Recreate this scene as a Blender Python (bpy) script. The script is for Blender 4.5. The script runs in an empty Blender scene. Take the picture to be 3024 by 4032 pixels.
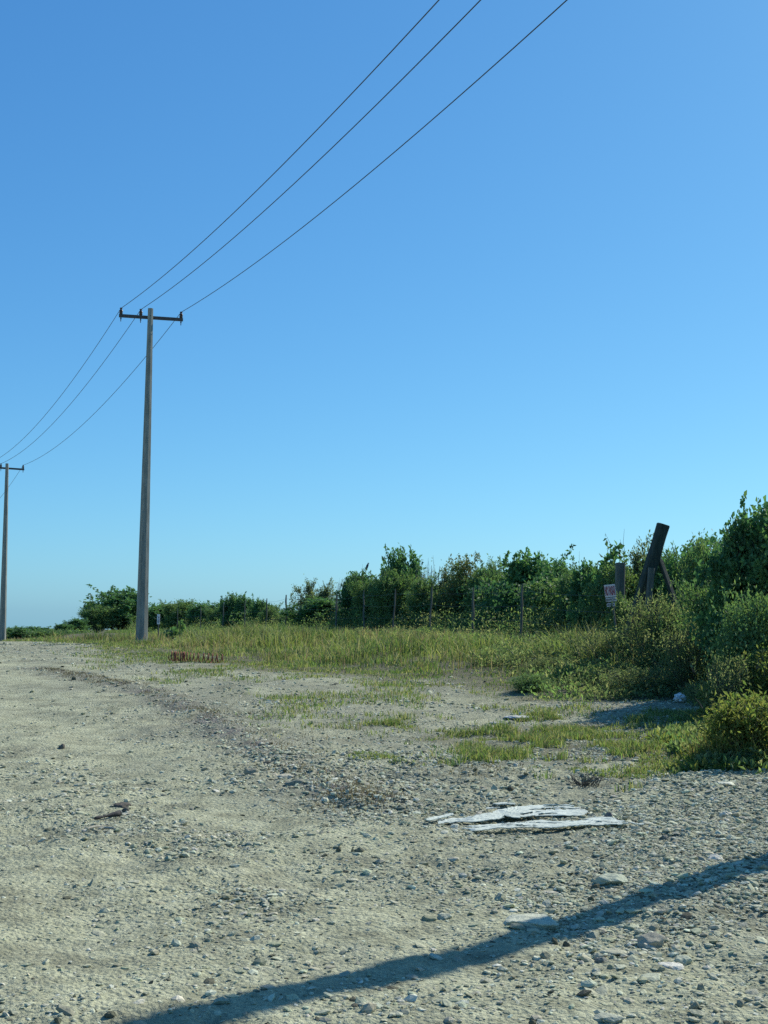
import bpy, bmesh, math, random
import numpy as np
from mathutils import Vector, Matrix, Euler

S = bpy.context.scene
C = S.collection
RNG = np.random.default_rng(7)
random.seed(7)
PI = math.pi

# ------------------------------------------------------------------ camera
F, HY, EYE = 5200.0, 2420.0, 1.70
PITCH = math.atan((HY - 2016) / F)
ROLL = math.radians(0.7)
cam = bpy.data.cameras.new('camera')
cam.sensor_fit = 'VERTICAL'; cam.sensor_height = 36.0; cam.sensor_width = 27.0
cam.lens = F / 4032 * 36.0
cam.clip_start = 0.05; cam.clip_end = 3000
co = bpy.data.objects.new('camera', cam); C.objects.link(co)
CM = Matrix.Translation((0, 0, EYE)) @ Matrix.Rotation(PI / 2 + PITCH, 4, 'X') @ Matrix.Rotation(ROLL, 4, 'Z')
co.matrix_world = CM
S.camera = co
CR = np.array(CM.to_3x3())

def ray(px, py):
    return CR @ np.array([(px - 1512) / F, (2016 - py) / F, -1.0])

def at(px, py, D):
    """world point seen at a photo position, D metres ahead"""
    d = ray(px, py)
    return np.array([0, 0, EYE]) + d * (D / d[1])

# ------------------------------------------------------------------ terrain
def sm(t):
    t = np.clip(t, 0, 1)
    return t * t * (3 - 2 * t)

def hash2(ix, iy, seed):
    h = (ix.astype(np.int64) * 374761393 + iy.astype(np.int64) * 668265263 + seed * 974711) & 0x7fffffff
    h = ((h ^ (h >> 13)) * 1274126177) & 0x7fffffff
    h = (h ^ (h >> 16)) & 0xffff
    return h / 32767.5 - 1.0

def vn(x, y, scale, seed=0):
    x = np.asarray(x, float) / scale; y = np.asarray(y, float) / scale
    ix = np.floor(x); iy = np.floor(y)
    fx = x - ix; fy = y - iy
    fx = fx * fx * fx * (fx * (fx * 6 - 15) + 10); fy = fy * fy * fy * (fy * (fy * 6 - 15) + 10)
    a = hash2(ix, iy, seed); b = hash2(ix + 1, iy, seed); c = hash2(ix, iy + 1, seed); d = hash2(ix + 1, iy + 1, seed)
    return (a * (1 - fx) + b * fx) * (1 - fy) + (c * (1 - fx) + d * fx) * fy

def pole_line(y):
    return -7.44 + (40.6 - y) * 0.419

def base_h(x, y):
    x = np.asarray(x, float); y = np.asarray(y, float)
    z = 0.80 * sm((y - 11) / 29)
    far = sm((y - 45) / 30)
    w = sm((x - pole_line(y) - 1 - 4 * far) / (6.5 - 2.5 * far))
    z = z + 0.20 * w * sm((y - 8) / 25)
    sl = 0.0225 * (1 - w) + 0.0130 * w
    z = z - sl * 3.0 * np.log1p(np.exp(np.clip((y - 44) / 3.0, -30, 300)))
    z = z + 0.0122 * np.clip(x, -45, 45) * sm((y - 4) / 20)
    z = z + 0.16 * sm((x - 1.2) / 3.2) * (1 - sm((y - 14) / 10))
    return z

def ground_at(px, py):
    """point of the terrain seen at a photo position"""
    d = ray(px, py); lo, hi = 2.0, None
    o = np.array([0, 0, EYE]); s = 2.0
    while s < 400:
        p = o + d * s / d[1]
        if p[2] < base_h(p[0], p[1]): hi = s; break
        lo = s; s *= 1.03
    if hi is None: hi = 400; lo = 399
    for _ in range(30):
        m = (lo + hi) / 2; p = o + d * m / d[1]
        if p[2] < base_h(p[0], p[1]): hi = m
        else: lo = m
    p = o + d * hi / d[1]
    return p

BERM = np.array([ground_at(*p)[:2] for p in ((150, 2630), (420, 2690), (700, 2765), (900, 2880), (1250, 3060), (1480, 3180))])
EDGE = np.array([ground_at(*p)[:2] for p in ((240, 2534), (420, 2568), (660, 2612), (900, 2645), (1300, 2668), (1700, 2705), (1900, 2755),
                                              (2300, 2768), (2600, 2765), (2860, 2795))])
PATCH = np.array([ground_at(*p)[:2] for p in ((1600, 2900), (1950, 2862), (2300, 2832), (2750, 2795), (3100, 2800), (3100, 3015), (2850, 3015),
                                               (2500, 2995), (2150, 3000), (1880, 2955))])

def seg_dist(x, y, P):
    d = np.full(np.shape(x), 1e9)
    for (ax, ay), (bx, by) in zip(P[:-1], P[1:]):
        t = np.clip(((x - ax) * (bx - ax) + (y - ay) * (by - ay)) / ((bx - ax) ** 2 + (by - ay) ** 2), 0, 1)
        d = np.minimum(d, np.hypot(x - ax - t * (bx - ax), y - ay - t * (by - ay)))
    return d

def in_poly(x, y, P):
    r = np.zeros(np.shape(x), bool)
    n = len(P)
    for i in range(n):
        ax, ay = P[i]; bx, by = P[(i + 1) % n]
        c = ((ay > y) != (by > y)) & (x < (bx - ax) * (y - ay) / (by - ay + 1e-12) + ax)
        r ^= c
    return r

EO = EDGE[np.argsort(EDGE[:, 1])]
def edge_x(y):
    """x of the front edge of the grass at depth y"""
    e = np.interp(y, EO[:, 1], EO[:, 0])
    return np.where(y > EO[-1, 1], EO[-1, 0] - (y - EO[-1, 1]) * 0.36, np.where(y < EO[0, 1], 1e3, e))

def grass_d(x, y):
    return seg_dist(x, y, EDGE) * np.where(x > edge_x(y), 1.0, -1.0)

HUMPS = []
for px, py, r, h in ((1400, 3300, 0.75, 0.05), (1130, 3460, 0.5, -0.05), (180, 3350, 0.6, 0.05), (60, 3300, 0.4, -0.04), (1330, 3420, 0.45, 0.03),
                     (900, 3480, 0.6, 0.03), (2600, 3560, 0.8, 0.04), (600, 3180, 0.6, -0.03), (1000, 3090, 0.7, 0.05), (2250, 3850, 0.5, 0.04)):
    q = ground_at(px, py); HUMPS.append((q[0], q[1], r, h))

def packed(x, y):
    """1 where the road is worn smooth, 0 where it is loose"""
    lane = x - pole_line(y)
    p = sm((-4.7 - lane) / 1.0) * (0.55 + 0.45 * np.maximum(np.exp(-((lane + 6.1) / 0.6) ** 2), np.exp(-((lane + 8.0) / 0.7) ** 2)))
    return np.clip(p + 0.35 * vn(x, y, 1.7, 14) * sm((-3.5 - lane) / 1.5), 0, 1)

def height(x, y):
    x = np.asarray(x, float); y = np.asarray(y, float)
    z = base_h(x, y)
    near = 1 - sm((y - 45) / 30)
    z = z + 0.05 * vn(x, y, 5.0, 1) * sm((y - 2) / 6) + near * (0.030 * vn(x, y, 1.6, 2) + 0.022 * vn(x, y, 0.55, 3))
    z = z + 0.055 * np.exp(-(seg_dist(x, y, BERM) / 0.38) ** 2) * (0.6 + 0.6 * vn(x, y, 0.7, 9))
    for hx, hy, r, h in HUMPS:
        z = z + h * np.exp(-((x - hx) ** 2 + (y - hy) ** 2) / r ** 2)
    lane = x - pole_line(y)                                     # two worn wheel tracks on the left
    z = z - near * (0.022 * np.exp(-((lane + 6.1) / 0.45) ** 2) + 0.022 * np.exp(-((lane + 8.0) / 0.45) ** 2))
    micro = 1 - sm((y - 14) / 14)
    z = z + micro * (0.015 * vn(x, y, 0.21, 4) + 0.011 * vn(x, y, 0.09, 5) + 0.012 * np.abs(vn(x, y, 0.05, 6))) * (1.15 - 0.55 * packed(x, y)) * (0.65 + 0.7 * sm(vn(x, y, 1.0, 8) + 0.5))
    return z

def gz(x, y): return float(height(np.array([x]), np.array([y]))[0])

# ------------------------------------------------------------------ mesh helpers
def np_mesh(name, V, Fc, mat=None, tint=None, smooth=False):
    V = np.ascontiguousarray(V, np.float32); Fc = np.ascontiguousarray(Fc, np.int32)
    me = bpy.data.meshes.new(name)
    n, k = Fc.shape
    me.vertices.add(len(V)); me.vertices.foreach_set('co', V.ravel())
    me.loops.add(n * k); me.loops.foreach_set('vertex_index', Fc.ravel())
    me.polygons.add(n)
    me.polygons.foreach_set('loop_start', np.arange(0, n * k, k, dtype=np.int32))
    try: me.polygons.foreach_set('loop_total', np.full(n, k, np.int32))
    except Exception: pass
    me.polygons.foreach_set('use_smooth', np.full(n, bool(smooth)))
    if tint is not None:
        a = me.attributes.new('tint', 'FLOAT_COLOR', 'POINT')
        col = np.ones((len(V), 4), np.float32); col[:, :3] = tint
        a.data.foreach_set('color', col.ravel())
    me.update(calc_edges=True)
    if mat: me.materials.append(mat)
    return me

def obj(name, me, parent=None, loc=None):
    o = bpy.data.objects.new(name, me); C.objects.link(o)
    if parent is not None: o.parent = parent
    if loc is not None: o.location = loc
    return o

def tag(o, label=None, cat=None, group=None, kind=None):
    if label: o['label'] = label
    if cat: o['category'] = cat
    if group: o['group'] = group
    if kind: o['kind'] = kind
    return o

def empty(name, loc=(0, 0, 0), rz=0.0):
    o = bpy.data.objects.new(name, None); C.objects.link(o)
    o.location = loc; o.rotation_euler = (0, 0, rz); o.empty_display_size = 0.2
    return o

class MB:
    """collects vertices and faces of one mesh"""
    def __init__(s): s.bm = bmesh.new()
    def tube(s, pts, rads, sides=6, cap=True, twist=0.0):
        pts = [Vector(p) for p in pts]; prev = None; u = None
        if not hasattr(rads, '__len__'): rads = [rads] * len(pts)
        rings = []
        for i, p in enumerate(pts):
            t = (pts[min(i + 1, len(pts) - 1)] - pts[max(i - 1, 0)]).normalized()
            if u is None:
                a = Vector((1, 0, 0)) if abs(t.x) < 0.8 else Vector((0, 1, 0))
                u = (a - t * a.dot(t)).normalized()
            else:
                u = (u - t * u.dot(t)).normalized()
            v = t.cross(u)
            rings.append([s.bm.verts.new(p + (u * math.cos(twist + 2 * PI * k / sides) + v * math.sin(twist + 2 * PI * k / sides)) * rads[i]) for k in range(sides)])
        for a, b in zip(rings[:-1], rings[1:]):
            for k in range(sides):
                s.bm.faces.new((a[k], a[(k + 1) % sides], b[(k + 1) % sides], b[k]))
        if cap:
            s.bm.faces.new(rings[0][::-1]); s.bm.faces.new(rings[-1])
        return rings
    def lathe(s, prof, n=14, at=(0, 0, 0)):
        rings = []
        for r, z in prof:
            rings.append([s.bm.verts.new((at[0] + r * math.cos(2 * PI * k / n), at[1] + r * math.sin(2 * PI * k / n), at[2] + z)) for k in range(n)])
        for a, b in zip(rings[:-1], rings[1:]):
            for k in range(n): s.bm.faces.new((a[k], a[(k + 1) % n], b[(k + 1) % n], b[k]))
        s.bm.faces.new(rings[0][::-1]); s.bm.faces.new(rings[-1])
    def box(s, c, size, M=None):
        vs = []
        for dx in (-1, 1):
            for dy in (-1, 1):
                for dz in (-1, 1):
                    p = Vector((c[0] + dx * size[0] / 2, c[1] + dy * size[1] / 2, c[2] + dz * size[2] / 2))
                    vs.append(s.bm.verts.new(M @ p if M else p))
        for f in ((0, 1, 3, 2), (4, 6, 7, 5), (0, 4, 5, 1), (2, 3, 7, 6), (0, 2, 6, 4), (1, 5, 7, 3)):
            s.bm.faces.new([vs[i] for i in f])
    def prism(s, top, thick):
        """outline points (x,y,z) on top, extruded down"""
        a = [s.bm.verts.new(p) for p in top]; b = [s.bm.verts.new((p[0], p[1], p[2] - thick)) for p in top]
        s.bm.faces.new(a); s.bm.faces.new(b[::-1])
        n = len(a)
        for k in range(n): s.bm.faces.new((a[k], b[k], b[(k + 1) % n], a[(k + 1) % n]))
    def mesh(s, name, mat, bevel=0.0, smooth=False):
        if bevel: bmesh.ops.bevel(s.bm, geom=s.bm.edges[:], offset=bevel, segments=2, affect='EDGES')
        bmesh.ops.recalc_face_normals(s.bm, faces=s.bm.faces[:])
        me = bpy.data.meshes.new(name); s.bm.to_mesh(me); s.bm.free()
        me.materials.append(mat)
        if smooth: me.polygons.foreach_set('use_smooth', [True] * len(me.polygons))
        return me

# ------------------------------------------------------------------ materials
def new_mat(name):
    m = bpy.data.materials.new(name); m.use_nodes = True
    nt = m.node_tree; nt.nodes.clear()
    out = nt.nodes.new('ShaderNodeOutputMaterial')
    return m, nt, out

def N(nt, t, **kw):
    n = nt.nodes.new(t)
    for k, v in kw.items():
        if k in n.inputs: n.inputs[k].default_value = v
        else: setattr(n, k, v)
    return n

def noise(nt, scale, detail=4, rough=0.6, vec=None):
    n = N(nt, 'ShaderNodeTexNoise'); n.inputs['Scale'].default_value = scale
    n.inputs['Detail'].default_value = detail; n.inputs['Roughness'].default_value = rough
    if vec: nt.links.new(vec, n.inputs['Vector'])
    return n

def ramp(nt, src, stops):
    r = N(nt, 'ShaderNodeValToRGB'); nt.links.new(src, r.inputs[0])
    e = r.color_ramp.elements
    while len(e) < len(stops): e.new(0.5)
    for i, (p, c) in enumerate(stops):
        e[i].position = p; e[i].color = (*c, 1) if len(c) == 3 else c
    return r

def mix(nt, fac, a, b, mode='MIX'):
    m = N(nt, 'ShaderNodeMix', data_type='RGBA', blend_type=mode)
    if isinstance(fac, (int, float)): m.inputs[0].default_value = fac
    else: nt.links.new(fac, m.inputs[0])
    for s, i in ((a, 6), (b, 7)):
        if isinstance(s, tuple): m.inputs[i].default_value = (*s, 1)
        else: nt.links.new(s, m.inputs[i])
    return m.outputs[2]

def rough_mat(name, stops, scale=8, rough=0.85, bump=0.3, bscale=40, spec=0.3, stretch=None, dist=0.01, metal=0.0):
    m, nt, out = new_mat(name)
    tc = N(nt, 'ShaderNodeTexCoord'); vec = tc.outputs['Object']
    if stretch:
        mp = N(nt, 'ShaderNodeMapping'); mp.inputs['Scale'].default_value = stretch
        nt.links.new(vec, mp.inputs['Vector']); vec = mp.outputs[0]
    n = noise(nt, scale, 6, 0.65, vec); r = ramp(nt, n.outputs[0], stops)
    b = N(nt, 'ShaderNodeBsdfPrincipled', Roughness=rough, Metallic=metal)
    b.inputs['Specular IOR Level'].default_value = spec
    nt.links.new(r.outputs[0], b.inputs['Base Color'])
    bn = noise(nt, bscale, 5, 0.7, vec); bp = N(nt, 'ShaderNodeBump', Strength=bump, Distance=dist)
    nt.links.new(bn.outputs[0], bp.inputs['Height']); nt.links.new(bp.outputs[0], b.inputs['Normal'])
    nt.links.new(b.outputs[0], out.inputs[0])
    return m

def tint_mat(name, trans=0.0, rough=0.6, spec=0.25, tboost=(1.5, 1.45, 0.7), bump=0.0, bscale=60):
    """colour comes from each leaf's or stone's own tint"""
    m, nt, out = new_mat(name)
    a = N(nt, 'ShaderNodeAttribute', attribute_name='tint')
    b = N(nt, 'ShaderNodeBsdfPrincipled', Roughness=rough); b.inputs['Specular IOR Level'].default_value = spec
    col = a.outputs['Color']
    if bump:
        tc = N(nt, 'ShaderNodeTexCoord')
        n = noise(nt, bscale, 5, 0.7, tc.outputs['Object']); bp = N(nt, 'ShaderNodeBump', Strength=bump, Distance=0.01)
        nt.links.new(n.outputs[0], bp.inputs['Height']); nt.links.new(bp.outputs[0], b.inputs['Normal'])
        r = ramp(nt, n.outputs[0], [(0.3, (0.72, 0.72, 0.72)), (0.7, (1.15, 1.15, 1.15))])
        col = mix(nt, 1.0, col, r.outputs[0], 'MULTIPLY')
    nt.links.new(col, b.inputs['Base Color'])
    if trans:
        t = N(nt, 'ShaderNodeBsdfTranslucent')
        nt.links.new(mix(nt, 1.0, col, tboost, 'MULTIPLY'), t.inputs['Color'])
        mx = N(nt, 'ShaderNodeMixShader'); mx.inputs[0].default_value = trans
        nt.links.new(b.outputs[0], mx.inputs[1]); nt.links.new(t.outputs[0], mx.inputs[2])
        nt.links.new(mx.outputs[0], out.inputs[0])
    else:
        nt.links.new(b.outputs[0], out.inputs[0])
    return m

M = {}
M['leaf'] = tint_mat('leaf', 0.36, 0.6, 0.2, (1.35, 1.45, 0.8))
M['weedleaf'] = tint_mat('weed_leaf', 0.58, 0.6, 0.12, (1.4, 1.35, 0.8))
M['grass'] = tint_mat('grass_blade', 0.42, 0.6, 0.12, (1.3, 1.3, 0.85))
M['stone'] = tint_mat('loose_stone', 0.0, 0.95, 0.04, bump=0.9, bscale=40)
M['bark'] = rough_mat('bark', [(0.3, (0.07, 0.06, 0.045)), (0.7, (0.16, 0.14, 0.11))], 14, 0.9, 0.6, 50)
M['twig'] = rough_mat('dry_twig', [(0.3, (0.2, 0.18, 0.15)), (0.7, (0.34, 0.32, 0.28))], 14, 0.9, 0.4, 50)
M['concrete'] = rough_mat('pole_concrete', [(0.3, (0.14, 0.155, 0.13)), (0.5, (0.23, 0.245, 0.21)), (0.75, (0.36, 0.375, 0.325))], 3.0, 0.85, 0.25, 60, stretch=(3, 3, 0.5))
M['steel'] = rough_mat('weathered_steel', [(0.3, (0.05, 0.05, 0.05)), (0.7, (0.11, 0.1, 0.09))], 10, 0.6, 0.2, 60)
M['porcelain'] = rough_mat('brown_porcelain', [(0.4, (0.045, 0.03, 0.025)), (0.6, (0.07, 0.045, 0.035))], 6, 0.3, 0.02, 30, spec=0.5)
M['wire'] = rough_mat('wire', [(0.4, (0.06, 0.065, 0.07)), (0.6, (0.09, 0.095, 0.1))], 6, 0.6, 0.0, 30)
M['fencewire'] = rough_mat('fence_wire', [(0.4, (0.1, 0.09, 0.08)), (0.6, (0.16, 0.14, 0.12))], 6, 0.6, 0.0, 30)
M['timber'] = rough_mat('weathered_timber', [(0.25, (0.06, 0.065, 0.05)), (0.5, (0.12, 0.13, 0.105)), (0.75, (0.22, 0.225, 0.19))], 5, 0.9, 0.7, 30, stretch=(4, 4, 0.4))
M['darktimber'] = rough_mat('dark_timber', [(0.25, (0.024, 0.034, 0.026)), (0.5, (0.042, 0.058, 0.045)), (0.8, (0.085, 0.105, 0.085))], 5, 0.9, 0.8, 30, stretch=(4, 4, 0.5))
M['cutend'] = rough_mat('cut_wood', [(0.3, (0.22, 0.22, 0.14)), (0.7, (0.4, 0.38, 0.26))], 20, 0.9, 0.4, 60)
M['whitepaint'] = rough_mat('faded_white_paint', [(0.25, (0.5, 0.48, 0.45)), (0.5, (0.78, 0.77, 0.75)), (0.8, (0.84, 0.83, 0.81))], 9, 0.6, 0.1, 50)
M['signpaint'] = rough_mat('faded_sign_paint', [(0.25, (0.62, 0.50, 0.46)), (0.5, (0.84, 0.72, 0.66)), (0.8, (0.88, 0.78, 0.72))], 9, 0.6, 0.1, 50)
M['redpaint'] = rough_mat('faded_red_paint', [(0.3, (0.30, 0.03, 0.04)), (0.7, (0.44, 0.07, 0.08))], 20, 0.6, 0.0, 50)
M['darkpaint'] = rough_mat('dark_paint', [(0.3, (0.09, 0.09, 0.09)), (0.7, (0.16, 0.16, 0.15))], 20, 0.6, 0.0, 50)
M['rust'] = rough_mat('rust', [(0.25, (0.10, 0.045, 0.03)), (0.5, (0.26, 0.095, 0.055)), (0.8, (0.46, 0.24, 0.15))], 25, 0.85, 0.4, 80)
M['board'] = rough_mat('flaking_board', [(0.18, (0.22, 0.23, 0.17)), (0.36, (0.40, 0.44, 0.37)), (0.6, (0.56, 0.61, 0.52)), (0.85, (0.70, 0.74, 0.65))], 7, 0.8, 0.6, 40, stretch=(0.7, 3.0, 1), dist=0.006)
M['litter'] = rough_mat('white_plastic', [(0.3, (0.72, 0.72, 0.7)), (0.7, (0.85, 0.85, 0.85))], 8, 0.4, 0.2, 30, spec=0.5)
M['rubber'] = rough_mat('dark_rubber', [(0.3, (0.03, 0.03, 0.028)), (0.7, (0.07, 0.068, 0.06))], 18, 0.8, 0.6, 60)
M['straw'] = rough_mat('pale_stick', [(0.3, (0.34, 0.31, 0.22)), (0.7, (0.55, 0.51, 0.4))], 20, 0.85, 0.4, 60, stretch=(1, 6, 6))
M['feather'] = rough_mat('black_feather', [(0.3, (0.012, 0.012, 0.018)), (0.7, (0.03, 0.03, 0.045))], 20, 0.45, 0.1, 60, spec=0.5)

def ground_mat():
    m, nt, out = new_mat('caliche_ground')
    tc = N(nt, 'ShaderNodeTexCoord'); P = tc.outputs['Object']
    n1 = noise(nt, 0.55, 6, 0.62, P); n2 = noise(nt, 4.5, 6, 0.7, P); n3 = noise(nt, 38, 4, 0.7, P)
    pale = ramp(nt, n2.outputs[0], [(0.25, (0.31, 0.315, 0.20)), (0.5, (0.43, 0.435, 0.285)), (0.72, (0.53, 0.535, 0.36))])
    grey = ramp(nt, n2.outputs[0], [(0.25, (0.20, 0.205, 0.14)), (0.5, (0.31, 0.315, 0.22)), (0.75, (0.42, 0.425, 0.305))])
    a = N(nt, 'ShaderNodeAttribute', attribute_name='tint')   # r: soil with roots and litter, g: loose dark dirt, b: worn smooth
    sx = N(nt, 'ShaderNodeSeparateColor'); nt.links.new(a.outputs['Color'], sx.inputs[0])
    pk = N(nt, 'ShaderNodeMath', operation='MULTIPLY_ADD'); nt.links.new(sx.outputs[2], pk.inputs[0]); pk.inputs[1].default_value = -0.16
    nt.links.new(n1.outputs[0], pk.inputs[2])
    f1 = ramp(nt, pk.outputs[0], [(0.36, (0, 0, 0)), (0.56, (1, 1, 1))])
    c = mix(nt, f1.outputs[0], pale.outputs[0], grey.outputs[0])
    n4 = noise(nt, 1.7, 5, 0.7, P)
    f4 = ramp(nt, n4.outputs[0], [(0.47, (0, 0, 0)), (0.66, (0.75, 0.75, 0.75))])
    c = mix(nt, f4.outputs[0], c, (0.20, 0.20, 0.135))
    sp = ramp(nt, n3.outputs[0], [(0.3, (0.68, 0.68, 0.66)), (0.52, (1, 1, 1)), (0.72, (1.18, 1.18, 1.17))])
    c = mix(nt, 1.0, c, sp.outputs[0], 'MULTIPLY')
    soil = ramp(nt, n2.outputs[0], [(0.3, (0.085, 0.085, 0.05)), (0.7, (0.19, 0.18, 0.115))])
    c = mix(nt, sx.outputs[0], c, soil.outputs[0])
    dirt = ramp(nt, n2.outputs[0], [(0.3, (0.13, 0.12, 0.1)), (0.7, (0.27, 0.255, 0.215))])
    c = mix(nt, sx.outputs[1], c, dirt.outputs[0])
    b = N(nt, 'ShaderNodeBsdfPrincipled', Roughness=0.95); b.inputs['Specular IOR Level'].default_value = 0.05
    nt.links.new(c, b.inputs['Base Color'])
    vo = N(nt, 'ShaderNodeTexVoronoi'); vo.inputs['Scale'].default_value = 30; nt.links.new(P, vo.inputs['Vector'])
    ad = N(nt, 'ShaderNodeMath', operation='MULTIPLY_ADD'); nt.links.new(vo.outputs['Distance'], ad.inputs[0]); ad.inputs[1].default_value = -0.6
    nt.links.new(n3.outputs[0], ad.inputs[2])
    bp = N(nt, 'ShaderNodeBump', Strength=0.9, Distance=0.03); nt.links.new(ad.outputs[0], bp.inputs['Height'])
    nt.links.new(bp.outputs[0], b.inputs['Normal']); nt.links.new(b.outputs[0], out.inputs[0])
    return m
M['ground'] = ground_mat()

# ------------------------------------------------------------------ world and sun
SUN_AZ = math.radians(46.8)      # clockwise from straight ahead
SUN_EL = math.radians(38.0)
w = bpy.data.worlds.new('World'); S.world = w; w.use_nodes = True
nt = w.node_tree; bg = nt.nodes['Background']
sky = nt.nodes.new('ShaderNodeTexSky'); sky.sky_type = 'NISHITA'; sky.sun_disc = False
sky.sun_elevation = SUN_EL; sky.sun_rotation = SUN_AZ
sky.altitude = 0; sky.air_density = 0.8; sky.dust_density = 0.5; sky.ozone_density = 1.0
sc_ = nt.nodes.new('ShaderNodeVectorMath'); sc_.operation = 'SCALE'; sc_.inputs['Scale'].default_value = 0.1
nt.links.new(sky.outputs[0], sc_.inputs[0])
sp_ = nt.nodes.new('ShaderNodeSeparateColor'); nt.links.new(sc_.outputs[0], sp_.inputs[0])
cb_ = nt.nodes.new('ShaderNodeCombineColor')
for ch, (gam, gain) in enumerate(((0.978, 0.463), (0.79, 0.84), (0.58, 1.07))):      # clear autumn air: deep blue, slightly cyan
    pw = nt.nodes.new('ShaderNodeMath'); pw.operation = 'POWER'; nt.links.new(sp_.outputs[ch], pw.inputs[0]); pw.inputs[1].default_value = gam
    ml = nt.nodes.new('ShaderNodeMath'); ml.operation = 'MULTIPLY'; nt.links.new(pw.outputs[0], ml.inputs[0]); ml.inputs[1].default_value = gain * 10 / 2 ** 0.20
    nt.links.new(ml.outputs[0], cb_.inputs[ch])
nt.links.new(cb_.outputs[0], bg.inputs[0])
bg.inputs[1].default_value = 0.1
sun = bpy.data.lights.new('sun', 'SUN'); sun.energy = 4.8; sun.angle = math.radians(0.6); sun.color = (1.0, 0.96, 0.88)
so = obj('sun', sun)
sd = Vector((math.sin(SUN_AZ) * math.cos(SUN_EL), math.cos(SUN_AZ) * math.cos(SUN_EL), math.sin(SUN_EL)))
so.rotation_euler = sd.to_track_quat('Z', 'Y').to_euler(); so.location = (20, 20, 30)
S.view_settings.view_transform = 'Standard'; S.view_settings.look = 'None'
S.view_settings.exposure = 0.25; S.view_settings.gamma = 1.0
S.cycles.max_bounces = 5; S.cycles.diffuse_bounces = 3; S.cycles.transmission_bounces = 3; S.cycles.glossy_bounces = 2
S.cycles.use_denoising = False

# ------------------------------------------------------------------ ground sheet
def axis(lo, hi, breaks, grow, big):
    """coordinates: fixed steps inside the breaks, growing outside"""
    c = []
    p = breaks[0][0]
    for (a, b, st) in breaks:
        c += list(np.arange(a, b, st))
    p = breaks[-1][1]; st = breaks[-1][2]
    while p < hi:
        c.append(p); p += st; st = min(st * grow, big)
    c.append(hi)
    p = breaks[0][0]; st = breaks[0][2]; pre = []
    while p > lo:
        st = min(st * grow, big); p -= st; pre.append(max(p, lo))
    return np.array(sorted(set(pre + c)))
gx = axis(-500, 500, [(-4.5, 5.5, 0.022)], 1.045, 25)
gy = axis(-60, 900, [(4.3, 9.0, 0.02), (9.0, 15.0, 0.04), (15.0, 30.0, 0.1)], 1.04, 25)
X, Y = np.meshgrid(gx, gy)
Z = height(X, Y)
nx, ny = len(gx), len(gy)
idx = np.arange(nx * ny).reshape(ny, nx)
Fc = np.stack([idx[:-1, :-1], idx[:-1, 1:], idx[1:, 1:], idx[1:, :-1]], -1).reshape(-1, 4)
dE = grass_d(X, Y)
soil = sm((dE + 0.9 * vn(X, Y, 0.8, 10)) / 2.2 + 0.25) * 0.9
pin = in_poly(X, Y, PATCH)
soil = np.maximum(soil, np.where(pin, 0.40 + 0.3 * vn(X, Y, 0.6, 11), 0))
dirt = np.clip(np.exp(-(seg_dist(X, Y, BERM) / 0.42) ** 2) * (0.55 + 0.7 * vn(X, Y, 0.5, 12)), 0, 1)
tint = np.stack([np.clip(soil, 0, 1), dirt, packed(X, Y)], -1).reshape(-1, 3)
g = obj('ground', np_mesh('ground', np.stack([X, Y, Z], -1).reshape(-1, 3), Fc, M['ground'], tint, True))
tag(g, 'pale stony caliche road and verge rising to a low crest', 'ground', kind='structure')

# ------------------------------------------------------------------ stones
ICO = None
def ico(sub):
    bm = bmesh.new(); bmesh.ops.create_icosphere(bm, subdivisions=sub, radius=1.0)
    V = np.array([v.co[:] for v in bm.verts]); Fi = np.array([[v.index for v in f.verts] for f in bm.faces]); bm.free()
    return V, Fi
IV, IF = ico(1)

def stone_tint(n, dark=0.035):
    t = RNG.choice(4, n, p=[0.46, 0.3, 0.24 - dark, dark])
    base = np.array([[0.47, 0.47, 0.32], [0.36, 0.36, 0.245], [0.60, 0.60, 0.44], [0.14, 0.14, 0.095]])[t]
    return base * RNG.uniform(0.8, 1.2, (n, 1)) * RNG.uniform(0.95, 1.05, (n, 3))

def gravel(n, sampler, smin, smax, power):
    x, y = sampler(n)
    n = len(x)
    s = smin * (smax / smin) ** (RNG.random(n) ** power)
    z = height(x, y)
    sc = np.stack([s * RNG.uniform(0.8, 1.5, n), s * RNG.uniform(0.7, 1.1, n), s * RNG.uniform(0.25, 0.58, n)], -1) / 2
    a = RNG.uniform(0, 2 * PI, n); tl = RNG.normal(0, 0.28, n)
    V = IV[None] * (1 + RNG.uniform(-0.30, 0.28, (n, len(IV), 1))) * sc[:, None, :]
    ca, sa = np.cos(tl)[:, None], np.sin(tl)[:, None]
    V = np.stack([V[..., 0] * ca - V[..., 2] * sa, V[..., 1], V[..., 0] * sa + V[..., 2] * ca], -1)
    ca, sa = np.cos(a)[:, None], np.sin(a)[:, None]
    V = np.stack([V[..., 0] * ca - V[..., 1] * sa + x[:, None], V[..., 0] * sa + V[..., 1] * ca + y[:, None], V[..., 2] + (z + sc[:, 2] * RNG.uniform(-0.25, 0.6, n))[:, None]], -1)
    Fx = IF[None] + (np.arange(n) * len(IV))[:, None, None]
    T = np.repeat(stone_tint(n), len(IV), 0)
    return V.reshape(-1, 3), Fx.reshape(-1, 3), T

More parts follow.
